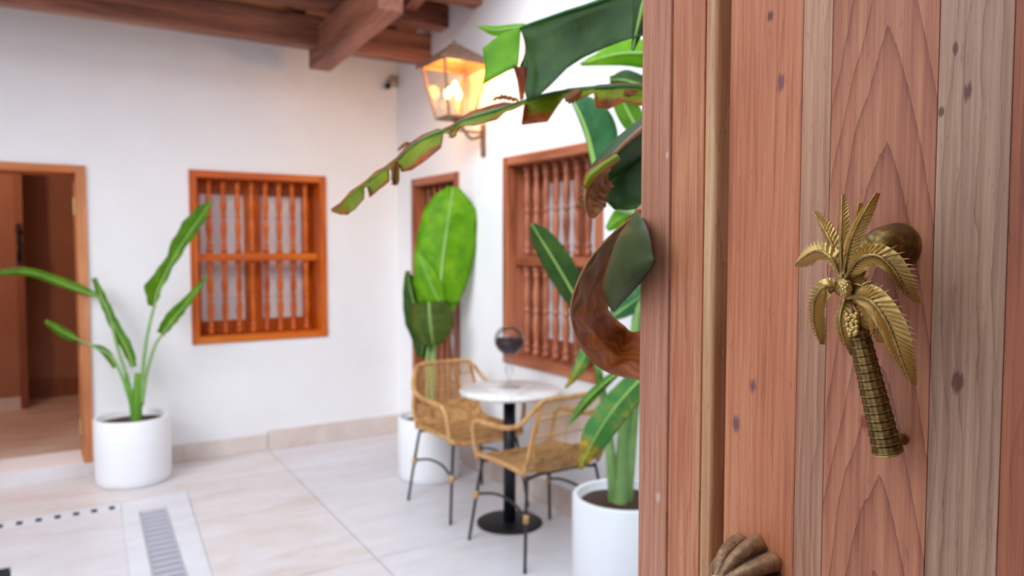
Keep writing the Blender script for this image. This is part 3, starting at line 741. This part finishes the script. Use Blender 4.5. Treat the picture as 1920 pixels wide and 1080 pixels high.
stalk(p1, [(250,745,T),(220,650,T),(205,590,T),(188,556,T)], .012, .007)
fan(p1, [(188,556,T),(150,544,T),(100,525,T-.04),(45,509,T-.08),(-25,515,T-.1)], [3,6,8,7,5], [3,10,10,8,5], M['leaf'], .6, .5, rib=.006)
stalk(p1, [(247,762,T),(228,705,T),(208,668,T),(172,648,T),(146,636,T)], .011, .006)
fan(p1, [(215,690,T),(205,668,T),(190,654,T),(172,648,T)], [3,8,6,2], [3,7,6,2], M['leaf'], .6, rib=0)
fan(p1, [(148,637,T),(132,630,T),(110,617,T),(85,602,T)], [3,9,10,4], [3,8,8,4], M['leaf'], .6, rib=.005)

# plant 2: behind the far chair ---------------------------------------------------------------------
c2 = V((2.21, 4.47, 0)); T = depth((c2.x, c2.y, .8))
p2 = thing('potted_banana_plant', c2, 'banana plant with one big upright bright green leaf behind the far chair', 'potted plant')
pot(p2, c2, .205, .41)
Tb = depth((c2.x, c2.y, .36))
stalk(p2, [(812,800,Tb),(811,735,T),(812,670,T),(820,600,T),(825,565,T)], .024, .012, M['stem'])
stalk(p2, [(804,800,Tb),(802,735,T),(802,670,T),(806,640,T)], .02, .010, M['stem'])
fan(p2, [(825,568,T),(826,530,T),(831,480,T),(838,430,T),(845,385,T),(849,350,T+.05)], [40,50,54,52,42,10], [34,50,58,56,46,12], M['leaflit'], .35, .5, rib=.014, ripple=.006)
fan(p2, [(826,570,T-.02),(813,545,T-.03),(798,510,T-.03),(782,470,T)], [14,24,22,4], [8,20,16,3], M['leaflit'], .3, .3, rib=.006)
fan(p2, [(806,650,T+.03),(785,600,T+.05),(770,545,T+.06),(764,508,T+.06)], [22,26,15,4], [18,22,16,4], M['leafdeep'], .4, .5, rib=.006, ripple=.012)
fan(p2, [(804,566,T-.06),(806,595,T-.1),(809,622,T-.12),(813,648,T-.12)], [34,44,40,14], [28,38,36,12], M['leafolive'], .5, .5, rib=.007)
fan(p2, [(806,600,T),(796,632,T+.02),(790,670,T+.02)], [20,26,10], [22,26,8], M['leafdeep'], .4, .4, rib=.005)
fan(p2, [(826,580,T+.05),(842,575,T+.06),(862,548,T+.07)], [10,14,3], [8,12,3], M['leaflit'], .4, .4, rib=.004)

# plant 3: near the table --------------------------------------------------------------------------
rc = onZ(1172, 932, .44); c3 = V((rc.x, rc.y, 0)); T = depth((c3.x, c3.y, .9))
p3 = thing('potted_banana_plant', c3, 'banana plant with thick stalks and a yellow-spotted leaf beside the near chair', 'potted plant')
pot(p3, c3, .226, .455)
Tb = depth((c3.x, c3.y, .40))
stalk(p3, [(1152,952,Tb),(1147,880,T),(1140,810,T),(1132,745,T),(1112,640,T),(1096,590,T)], .026, .010)
stalk(p3, [(1163,955,Tb-.03),(1166,870,T),(1172,790,T),(1180,730,T),(1196,560,T)], .032, .018)
stalk(p3, [(1174,950,Tb),(1182,860,T),(1190,770,T),(1200,690,T),(1215,500,T),(1230,300,T)], .026, .012)
fan(p3, [(1200,712,T-.1),(1172,742,T-.16),(1140,782,T-.24),(1112,828,T-.3),(1087,880,T-.34)], [24,30,30,24,4], [22,26,28,25,4], M['leafspot'], .35, .35, rib=.006, ripple=.004)
fan(p3, [(1158,700,T-.05),(1128,724,T-.08),(1096,756,T-.1),(1066,796,T-.1)], [5,9,10,2], [8,10,9,2], M['leaf'], .4, .5, rib=.005)
fan(p3, [(1100,650,T),(1094,672,T-.02),(1080,700,T-.03),(1060,728,T-.02)], [8,12,10,2], [10,12,9,2], M['leafspot'], .4, .5, rib=.004)
fan(p3, [(1202,690,T-.06),(1190,728,T-.1),(1183,768,T-.1)], [14,16,4], [12,16,4], M['leaf'], .4, .5, rib=.004)
fan(p3, [(1096,592,T),(1072,545,T),(1040,490,T),(1012,445,T),(997,420,T)], [14,22,24,17,5], [20,28,30,22,5], M['leafdeep'], .25, .35, rib=.007)
fan(p3, [(1140,600,T-.02),(1165,582,T-.03),(1195,560,T-.02),(1225,540,T)], [6,20,26,20], [4,16,20,16], M['leafteal'], .3, .3, rib=.005)
fan(p3, [(1130,745,T),(1122,705,T-.02),(1114,670,T)], [3,5,2], [3,6,2], M['leaf'], .4, rib=.003)

# plant 4: partly hidden by the door ----------------------------------------------------------------
c4 = V((1.965, 1.83, 0)); T = depth((c4.x, c4.y, 1.2))
p4 = thing('potted_banana_plant', c4, 'tall bluish-leaved banana plant in a white pot half hidden behind the open door', 'potted plant')
pot(p4, c4, .226, .425); Tb = depth((c4.x, c4.y, .4))
base4 = V((c4.x, c4.y, .40))
for dx, top in ((-.05, (1235,380,T)), (.0, (1250,240,T)), (.05, (1280,120,T))):
    b0 = base4+V((dx, dx*.5, 0)); stalk(p4, [b0, b0.lerp(at(*top), .5)+V((dx,0,.1)), at(*top)], .027, .011)
fan(p4, [(1235,380,T),(1290,300,T+.05),(1360,240,T+.12),(1440,225,T+.2)], [6,34,38,4], [6,34,38,4], M['leafteal'], .4, .4, rib=.007)
fan(p4, [(1280,120,T),(1320,20,T),(1380,-60,T+.06),(1460,-90,T+.12)], [6,36,40,4], [6,36,40,4], M['leaf'], .4, .4, rib=.007)
fan(p4, [(1250,240,T),(1330,140,T+.02),(1400,90,T+.08),(1480,90,T+.14)], [6,34,38,4], [6,34,38,4], M['leafdeep'], .4, .4, rib=.007)
stalk(p4, [(1235,380,T),(1190,400,T-.02),(1140,375,T-.02),(1119,332,T)], .014, .010)
fan(p4, [(1119,332,T),(1104,262,T),(1087,214,T),(1068,180,T+.02)], [4,6,6,3], [30,56,48,14], M['leafteal'], .2, .35, rib=.011)
stalk(p4, [(1250,240,T),(1225,262,T),(1205,255,T)], .012, .009)
fan(p4, [(1205,258,T),(1184,222,T),(1166,185,T),(1150,140,T)], [14,22,20,8], [18,24,22,8], M['leaf'], .3, .4, rib=.007)
stalk(p4, [(1280,120,T),(1250,96,T),(1215,100,T)], .012, .009)
fan(p4, [(1215,100,T),(1170,100,T),(1130,108,T),(1088,121,T)], [30,24,16,3], [26,26,14,3], M['leaflit'], .4, .4, rib=.006, ripple=.008)
fan(p4, [(1235,405,T),(1200,400,T),(1165,408,T),(1138,430,T)], [20,26,20,5], [18,26,20,5], M['leaflit'], .3, .4, rib=.006)
fan(p4, [(1235,165,T),(1205,160,T-.03),(1170,150,T-.04),(1145,150,T)], [10,20,20,6], [10,18,20,6], M['leafdeep'], .3, .4, rib=.005)

# plant 5: right behind the door edge, leaves reach out past it ----------------------------------------
c5 = V((1.12, 1.10, 0)); T = depth((c5.x, c5.y, 1.5))
p5 = thing('potted_banana_plant', c5, 'tall weathered banana plant with torn and curled brown leaves reaching past the open door edge', 'potted plant')
pot(p5, c5, .226, .44); base5 = V((c5.x, c5.y, .40))
H = {}
for k_, (dx, top) in enumerate(((-.05, (1262,430,T)), (-.02, (1290,190,T)), (.04, (1300,60,T)), (.06, (1320,-40,T)))):
    b0 = base5+V((dx, -dx*.6, 0)); stalk(p5, [b0, b0.lerp(at(*top), .5)+V((dx*.5,0,.1)), at(*top)], .028, .012)
# leaves on the far side of this plant, behind the door
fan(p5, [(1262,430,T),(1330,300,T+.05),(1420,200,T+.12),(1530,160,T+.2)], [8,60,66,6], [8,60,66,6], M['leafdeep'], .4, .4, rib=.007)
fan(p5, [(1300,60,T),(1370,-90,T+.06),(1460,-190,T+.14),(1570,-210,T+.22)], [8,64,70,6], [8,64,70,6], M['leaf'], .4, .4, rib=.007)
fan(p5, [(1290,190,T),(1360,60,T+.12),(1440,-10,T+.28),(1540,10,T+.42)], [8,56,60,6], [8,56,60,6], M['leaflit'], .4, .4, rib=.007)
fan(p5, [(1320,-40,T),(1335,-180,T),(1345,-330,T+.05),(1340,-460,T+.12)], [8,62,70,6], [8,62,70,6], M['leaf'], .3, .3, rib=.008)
# big hanging leaf at the top
t0 = 1.42
stalk(p5, [(1320,-40,T),(1290,-52,1.44),(1250,-42,t0)], .014, .010)
ed = [(1250,-42,1248,56),(1222,-33,1222,60),(1190,-22,1192,63),(1160,-11,1162,74),(1130,0,1130,88),(1095,12,1092,106),(1062,22,1062,124),(1030,33,1028,156),(1003,42,1000,180),(988,47,984,187),
      (978,51,975,152),(975,52,971,122)]
dp = lambda i, n: t0+.10*i/(n-1)
n = len(ed)
blade(p5, [at(a, b, dp(i,n)) for i, (a,b,c,d) in enumerate(ed)], [at(c, d, dp(i,n)-.05-.03*math.sin(i)) for i, (a,b,c,d) in enumerate(ed)],
      [at(a+6, b-2, dp(i,n)+.09) for i, (a,b,c,d) in enumerate(ed)], M['leafdeep'], sub=3, across=6, cup=.16, rib=.006, ribmat=M['leafteal'])
blade(p5, [at(976,51,1.52), at(958,57,1.52), at(934,68,1.53), at(905,91,1.54)], [at(970,124,1.47), at(952,130,1.48), at(930,142,1.49), at(904,157,1.50)],
      [at(978,50,1.55), at(960,55,1.55), at(936,66,1.56), at(907,89,1.56)], M['leaflit'], rib=0, cup=.1)
fan(p5, [(985,50,1.62),(955,54,1.63),(925,57,1.64),(893,47,1.64)], [8,9,10,1], [6,8,8,1], M['leaflit'], .3, rib=.003)
blade(p5, [at(966,122,1.43), at(975,150,1.42), at(980,186,1.42)], [at(964,122,1.44), at(972,150,1.43), at(978,188,1.43)], [at(992,124,1.41), at(988,150,1.41), at(982,186,1.41)], M['leafdry'], rib=0, cup=.3)
fan(p5, [(1262,-30,1.38),(1215,-10,1.37),(1198,40,1.37),(1186,96,1.38)], [16,20,16,2], [20,30,12,2], M['leafdeep'], .4, .4, rib=.006)
# long torn leaf
td = [(1250,178,1250,210,1250,170),(1205,165,1205,196,1205,156),(1165,162,1168,190,1165,154),(1150,163,1142,203,1150,156),(1122,165,1117,200,1122,158),(1113,166,1113,171,1113,160),(1092,168,1082,188,1092,162),(1064,171,1062,190,1064,165),(1058,172,1058,177,1058,167),
 (1036,176,1026,226,1036,171),(1002,184,977,233,1002,179),(985,189,983,193,985,185),(962,197,960,202,962,192),(946,203,947,208,944,190),(930,208,931,224,926,194),(892,219,889,234,886,206),(868,227,869,233,864,218),
 (858,233,859,237,855,228),(850,238,854,255,847,233),(843,241,846,258,840,236),(838,243,838,247,835,238),(830,247,829,250,827,242),(824,249,826,276,821,240),(792,262,796,300,789,253),(764,282,770,318,761,273),(748,298,752,322,745,293),(745,300,745,304,742,295),(741,303,744,345,738,298),(735,308,737,348,732,303),(733,309,733,312,730,304),(726,315,725,318,723,310),(722,318,728,340,719,313),(706,330,706,358,703,321),(692,340,692,370,689,335),(688,343,687,347,685,338),(681,348,680,351,678,343),(676,352,682,372,673,347),(660,366,664,392,657,357),(648,376,654,398,645,371),(640,385,652,402,637,380),(622,397,638,402,619,392)]
n = len(td); dp = lambda i: 1.40+.32*i/(n-1)
blade(p5, [at(r[0], r[1], dp(i)) for i, r in enumerate(td)], [at(r[2], r[3], dp(i)-.03-.015*math.sin(i*1.7)) for i, r in enumerate(td)],
      [at(r[4], r[5], dp(i)+.03) for i, r in enumerate(td)], M['leaftorn'], sub=3, across=4, cup=.12, rib=.0045, ribmat=M['leafteal'], label='long torn leaf with brown edges')
stalk(p5, [(1290,190,T),(1275,184,1.42),(1250,178,1.40)], .011, .007)
def shred(pts, w, d): fan(p5, [(x, y, d) for x, y in pts], [w*.6]+[w]*(len(pts)-2)+[1], [w*.6]+[w]*(len(pts)-2)+[1], M['leafcrisp'], .8, .2, rib=0, sub=5, ripple=.004)
shred([(1088,170),(1078,178),(1066,186),(1058,184)], 9, 1.42); shred([(972,188),(955,184),(940,182),(920,188)], 4, 1.48)
shred([(866,226),(858,236),(848,246),(843,258)], 6, 1.54); shred([(772,272),(764,268),(754,274),(746,282)], 3, 1.6); shred([(742,300),(738,318),(736,346)], 5, 1.6)
shred([(1170,172),(1184,176),(1196,182)], 8, 1.40)
# dry crumpled leaf
blade(p5, [at(1250,205,1.22), at(1205,240,1.18), at(1165,275,1.16), at(1130,312,1.15), at(1100,338,1.15)], [at(1250,240,1.26), at(1210,285,1.24), at(1175,312,1.22), at(1140,338,1.20), at(1104,352,1.18)],
      [at(1245,175,1.28), at(1195,222,1.25), at(1150,258,1.23), at(1112,302,1.20), at(1092,332,1.18)], M['leafdeep'], cup=-.15, rib=.005, ribmat=M['ribdark'])
blade(p5, [at(1230,262,1.24), at(1200,282,1.23), at(1168,306,1.22), at(1136,330,1.22), at(1122,348,1.22)], [at(1225,380,1.16), at(1200,384,1.15), at(1172,388,1.15), at(1148,388,1.16), at(1132,372,1.18)],
      [at(1228,256,1.26), at(1198,276,1.25), at(1166,300,1.24), at(1134,325,1.24), at(1120,345,1.23)], M['leafdeep'], cup=.2, rib=0)
blade(p5, [at(1142,318,1.16), at(1118,335,1.14), at(1100,358,1.13), at(1098,385,1.13), at(1105,408,1.14)], [at(1150,350,1.16), at(1140,362,1.14), at(1138,378,1.12), at(1130,394,1.12), at(1112,410,1.13)],
      [at(1128,308,1.17), at(1104,325,1.16), at(1088,350,1.15), at(1084,372,1.15), at(1076,392,1.15)], M['leafcrisp'], cup=.35, ripple=.008, rib=.003, ribmat=M['ribdark'])
blade(p5, [at(1160,292,1.13), at(1132,310,1.12), at(1108,330,1.11), at(1096,352,1.12)], [at(1164,300,1.13), at(1138,320,1.12), at(1116,338,1.11), at(1102,358,1.12)],
      [at(1155,284,1.14), at(1124,302,1.13), at(1098,324,1.13), at(1090,350,1.13)], M['leaftorn'], cup=.2, rib=0)
stalk(p5, [(1262,430,T),(1275,300,1.30),(1270,215,1.23),(1248,206,1.22)], .012, .007)
# curled brown leaf that wraps past the door edge
outer = [(1230,372,1.06),(1196,400,.99),(1150,437,.97),(1112,478,.95),(1086,523,.94),(1071,572,.94),(1077,622,.95),(1098,662,.97),(1130,692,1.0),(1170,706,1.03),(1225,716,1.08)]
inner = [(1232,380,1.08),(1206,412,1.06),(1184,450,1.08),(1166,500,1.10),(1150,545,1.12),(1140,578,1.12),(1152,596,1.10),(1172,612,1.08),(1184,622,1.06),(1196,622,1.06),(1228,618,1.10)]
mid = [((a[0]*.6+b[0]*.4), (a[1]*.6+b[1]*.4), (a[2]*.55+b[2]*.45)+.05) for a, b in zip(outer, inner)]
blade(p5, [at(*q) for q in mid], [at(*q) for q in outer], [at(*q) for q in inner], M['leafdry'], sub=4, across=7, cup=.0, ripple=-.006, rib=0, lin=False, solid=.0018, label='curled dry brown leaf')
part('leaf_margin', MB().tube(crom([at(*q) for q in outer], 4), .0013, 7), M['leafcrisp'], p5, True)
lf = [(1190,404,.93),(1164,440,.91),(1146,484,.90),(1130,540,.90),(1146,580,.91)]
rt = [(1200,398,.90),(1216,430,.826),(1225,474,.806),(1222,505,.806),(1152,584,.90)]
md = [(1196,401,.90),(1190,438,.85),(1186,482,.83),(1178,530,.835),(1149,583,.90)]
blade(p5, [at(*q) for q in md], [at(*q) for q in lf], [at(*q) for q in rt], M['leafflap'], sub=5, across=5, cup=.05, rib=0, lin=False, label='olive flap of the curled leaf')
stalk(p5, [(1262,430,T),(1262,395,1.2),(1240,372,1.10),(1215,384,1.02),(1196,400,.93)], .011, .005, M['ribdark'])

# ------------------------------------------------------------------ table and goblet
tc_ = V((2.20, 3.465, 0))
tb = thing('bistro_table', tc_, 'round white marble bistro table on a black pedestal between two rattan chairs', 'table')
part('table_top', MB().lathe((tc_.x-.005, tc_.y-.015, .722), [(.262,0),(.272,.004),(.276,.012),(.276,.020),(.270,.026),(0,.0262)], 64), M['marble'], tb, True)
part('column', MB().lathe(tc_, [(.034,.014),(.034,.70)], 28), M['black'], tb, True)
part('top_plate', MB().lathe((tc_.x-.01, tc_.y-.025, .700), [(.11,0),(.11,.022)], 28), M['black'], tb)
part('base_plate', MB().lathe(tc_, [(.176,0),(.18,.003),(.18,.010),(.172,.014),(.04,.018),(0,.0181)], 56), M['black'], tb, True)
gp = onZ(955, 728, .7482)
gb = thing('glass_goblet', gp, 'round glass goblet filled with dark beans on the marble table', 'goblet')
R = .082; zc = .7482+.265
prof = [(.062,0),(.060,.004),(.02,.008),(.010,.02),(.010,.06),(.020,.085),(.024,.105),(.012,.13),(.016,.165),(.03,.178)]
for i in range(1, 15):
    a = -1.2+ (2.35)*i/14; prof.append((R*math.cos(a), .265+R*math.sin(a)))
part('goblet', MB().lathe((gp.x, gp.y, .7482), prof, 40, close=False), M['glass'], gb, True)
pf = [(0, -R*.94)]+[(R*.94*math.cos(a), R*.94*math.sin(a)) for a in [-1.3+i*1.25/8 for i in range(9)]]+[(R*.6, -.002), (R*.25, .006), (0, .004)]
m = MB().lathe((gp.x, gp.y, zc), pf, 36, lobe=lambda t, j: 1+.012*math.sin(9*t+3*j))
bn = part('beans', m, M['bean'], gb, True)
for i in range(40):
    an = i*2.4; r_ = R*.9*math.sqrt((i+.5)/40); m2 = None
m = MB()
for i in range(46):
    an = i*2.4; r_ = R*.82*math.sqrt((i+.5)/46); m.ball((gp.x+r_*math.cos(an), gp.y+r_*math.sin(an), zc+.006), .0075, 7, 4, (1, .8, .7))
o = part('bean_heap', m, M['bean'], gb, True); o['kind'] = 'stuff'

# ------------------------------------------------------------------ rattan chairs (local: x right, y forward)
def chair(loc, rot, label):
    t = thing('rattan_chair', loc, label, 'chair', 'rattan chairs at the bistro table')
    t.rotation_euler.z = rot; L = V(loc)
    def P(name, mb, mat, smooth=True, parent=None, **kw):
        me = mb.mesh(name, (0,0,0), smooth); o = link(name, me, mat, parent or t)
        if kw.get('solid'): q = o.modifiers.new('thick', 'SOLIDIFY'); q.thickness = kw['solid']; q.offset = 0
        return o
    # woven shell: seat that turns up into the low back
    m = MB(); NU, NV = 16, 22
    for j in range(NV+1):
        s = j/NV
        if s < .62: q = s/.62; y, z = .235-.43*q, .445-.012*math.sin(q*math.pi)-(.02*(1-q)**4)
        else:
            q = (s-.62)/.38; an = q*1.35; y, z = -.195-.055*math.sin(an)-.018*q, .445+.055*(1-math.cos(an))+.085*q
        hw = .235 if s < .62 else .235-.01*(s-.62)/.38
        for i in range(NU+1):
            u = -1+2*i/NU; m.v.append(V((u*hw, y, z+.032*abs(u)**4*(1 if s < .62 else 1-(s-.62)/.38)-.004*(1-u*u))))
    for j in range(NV):
        for i in range(NU): a = j*(NU+1)+i; m.f.append([a, a+1, a+NU+2, a+NU+1])
    P('seat', m, M['weave'], solid=.016)
    # hoop: front post, arm, back post, top rail, mirrored
    half = [(.236,.205,.435),(.252,.212,.52),(.264,.205,.60),(.270,.165,.638),(.272,.05,.645),(.268,-.10,.655),(.250,-.20,.69),(.205,-.262,.775),(.165,-.275,.803),(.10,-.28,.808)]
    pts = [V(p) for p in half]+[V((-p[0], p[1], p[2])) for p in half[::-1]]
    P('arm_hoop', MB().tube(crom(pts, 6), .0125, 10), M['rattanframe'])
    for sg in (-1, 1):
        P('back_post', MB().tube(crom([(sg*.228,-.19,.44),(sg*.232,-.235,.54),(sg*.215,-.255,.66),(sg*.185,-.268,.785)], 6), .011, 9), M['rattanframe'])
    P('seat_rim', MB().tube(crom([(.236,-.19,.455),(.238,0,.462),(.236,.20,.455),(.20,.238,.435),(0,.243,.425),(-.20,.238,.435),(-.236,.20,.455),(-.238,0,.462),(-.236,-.19,.455)], 5), .012, 9), M['rattanframe'])
    m = MB()
    for i in range(23):
        u = -1+2*i/22
        m.tube(crom([(u*.222,-.262,.555),(u*.212,-.268,.63),(u*.195,-.274,.72),(u*.172,-.279,.806)], 3), .0042, 5)
    P('back_strands', m, M['rattanframe'])
    m = MB()
    for z, w_ in ((.64,.212),(.725,.195)):
        m.tube([(-w_,-.272-(z-.63)*.08,z),(0,-.279-(z-.63)*.08,z),(w_,-.272-(z-.63)*.08,z)], .0045, 5)
    P('back_weave', m, M['rattanframe'])
    for sx in (-1, 1):
        for sy, yf in ((1, .25), (-1, -.25)):
            lg = P('leg', MB().tube(crom([(sx*.12, sy*.17, .425),(sx*.195, sy*.19, .42),(sx*.215, sy*.2, .395),(sx*.262, yf, 0)], 6), .0082, 9), M['leg'])
            P('joint_wrap', MB().tube([(sx*.231, sy*.217, .262),(sx*.236, sy*.222, .222)], .0145, 10), M['rattanframe'], parent=lg)
        P('stretcher', MB().tube(crom([(sx*.232,-.218,.245),(sx*.215,-.1,.275),(sx*.21,0,.283),(sx*.215,.1,.275),(sx*.232,.218,.245)], 5), .007, 8), M['leg'])
    for yy_ in (.17, -.17): P('under_bar', MB().tube([(-.12,yy_,.425),(.12,yy_,.425)], .0095, 8), M['leg'])
    return t
chair((2.165, 3.875, 0), math.pi+.04, 'rattan armchair on black steel legs facing the table in front of the upright plant')
chair((2.165, 3.135, 0), .03, 'rattan armchair tucked under the table beside the yellow-spotted plant')

# ------------------------------------------------------------------ wall lantern
bpnt = onX(908, 262, XW); Ly = bpnt.y; lc = onY(853, 222, Ly)
zb = lc.z; lx = lc.x
ln = thing('wall_lantern', (XW, Ly, bpnt.z), 'copper framed glass lantern with lit candle bulbs on the right wall', 'lantern')
wt, wb_, hh = .155, .088, .335        # half widths top/bottom, height of the glass body
zt = zb+hh
cor = [(-1,-1),(1,-1),(1,1),(-1,1)]
m = MB()
for k in range(4):
    sx, sy = cor[k]; nx, ny = cor[(k+1)%4]
    m.tube([(lx+sx*wb_, Ly+sy*wb_, zb),(lx+sx*wt, Ly+sy*wt, zt)], .0085, 6)
    m.tube([(lx+sx*wb_, Ly+sy*wb_, zb),(lx+nx*wb_, Ly+ny*wb_, zb)], .009, 6)
    m.tube([(lx+sx*wt, Ly+sy*wt, zt),(lx+nx*wt, Ly+ny*wt, zt)], .010, 6)
part('cage', m, M['lampmetal'], ln)
for k in range(4):
    sx, sy = cor[k]; nx, ny = cor[(k+1)%4]
    part('pane', MB().add([(lx+sx*wb_, Ly+sy*wb_, zb),(lx+nx*wb_, Ly+ny*wb_, zb),(lx+nx*wt, Ly+ny*wt, zt),(lx+sx*wt, Ly+sy*wt, zt)], [(0,1,2,3)]), M['lampglass'], ln)
m = MB(); e = wt+.03
ring = lambda h, z: [(lx+sx*h, Ly+sy*h, z) for sx, sy in cor]
m.add(ring(e, zt-.008)+ring(e, zt+.006)+ring(.035, zt+.118)+ring(.035, zt+.125)+ring(.02,zt+.115)+ring(e-.012, zt+.0),
      [(k+j*4, (k+1)%4+j*4, (k+1)%4+j*4+4, k+j*4+4) for j in range(5) for k in range(4)]+[(12,13,14,15)][:1]+[(20+k, 20+(k+1)%4, (k+1)%4, k) for k in range(4)]+[(16,17,18,19)])
part('roof', m, M['lampmetal'], ln)
part('finial', MB().lathe((lx, Ly, zt+.12), [(.02,0),(.022,.012),(.012,.02),(.014,.03),(.0,.04)], 12), M['lampmetal'], ln, True)
part('floor_plate', MB().box((lx-wb_, Ly-wb_, zb-.006), (lx+wb_, Ly+wb_, zb+.002)), M['lampmetal'], ln)
for i, (dx, dy, h) in enumerate(((-.01, -.02, .15), (-.035, .03, .12), (.035, .02, .12))):
    s = part('candle_sleeve', MB().lathe((lx+dx, Ly+dy, zb), [(.016,0),(.013,.006),(.013,h),(.009,h+.002)], 14), M['camgrey'], ln, True)
    part('bulb', MB().lathe((lx+dx, Ly+dy, zb+h), [(.008,0),(.012,.008),(.020,.028),(.021,.042),(.015,.062),(.006,.078),(0,.084)], 16), M['bulb'], s, True)
part('bracket', MB().tube(crom([(XW-.01, Ly, bpnt.z+.03), (XW-.10, Ly, bpnt.z-.0), (lx+.05, Ly, zb-.05), (lx, Ly, zb-.005)], 6), .011, 8).tube([(XW-.01, Ly, zb-.075), (lx, Ly, zb-.075), (lx, Ly, zb-.0)], .008, 8), M['lampmetal'], ln, True)
part('wall_plate', MB().box((XW-.014, Ly-.028, bpnt.z-.11), (XW, Ly+.028, bpnt.z+.10)), M['lampmetal'], ln, bevel=.004)
pd = bpy.data.lights.new('lantern_light', 'POINT'); pd.energy = 6; pd.color = (1, .46, .09); pd.shadow_soft_size = .05
po = bpy.data.objects.new('lantern_light', pd); COL.objects.link(po); po.parent = ln; po.location = V((lx-.01, Ly-.02, zb+.27))-ln.location

# ------------------------------------------------------------------ security camera in the corner
q = onY(737, 157, YW); sc_ = thing('security_camera', (q.x, YW, q.z), 'small black-lensed security camera high in the wall corner', 'security camera')
part('mount', MB().box((q.x-.035, YW-.035, q.z-.03), (q.x+.045, YW, q.z+.06)), M['camgrey'], sc_, bevel=.006)
hx = onY(728, 160, YW-.08)
part('housing', MB().lathe((q.x, YW-.03, q.z), [(.018,0),(.03,.01),(.034,.03),(.034,.085),(.028,.09),(0,.0901)], 20, (hx.x-q.x-.02, -.08, -.02)), M['camgrey'], sc_, True)
part('lens', MB().ball((hx.x-.022, hx.y-.04, hx.z-.015), .026, 14, 9), M['camblack'], sc_, True)
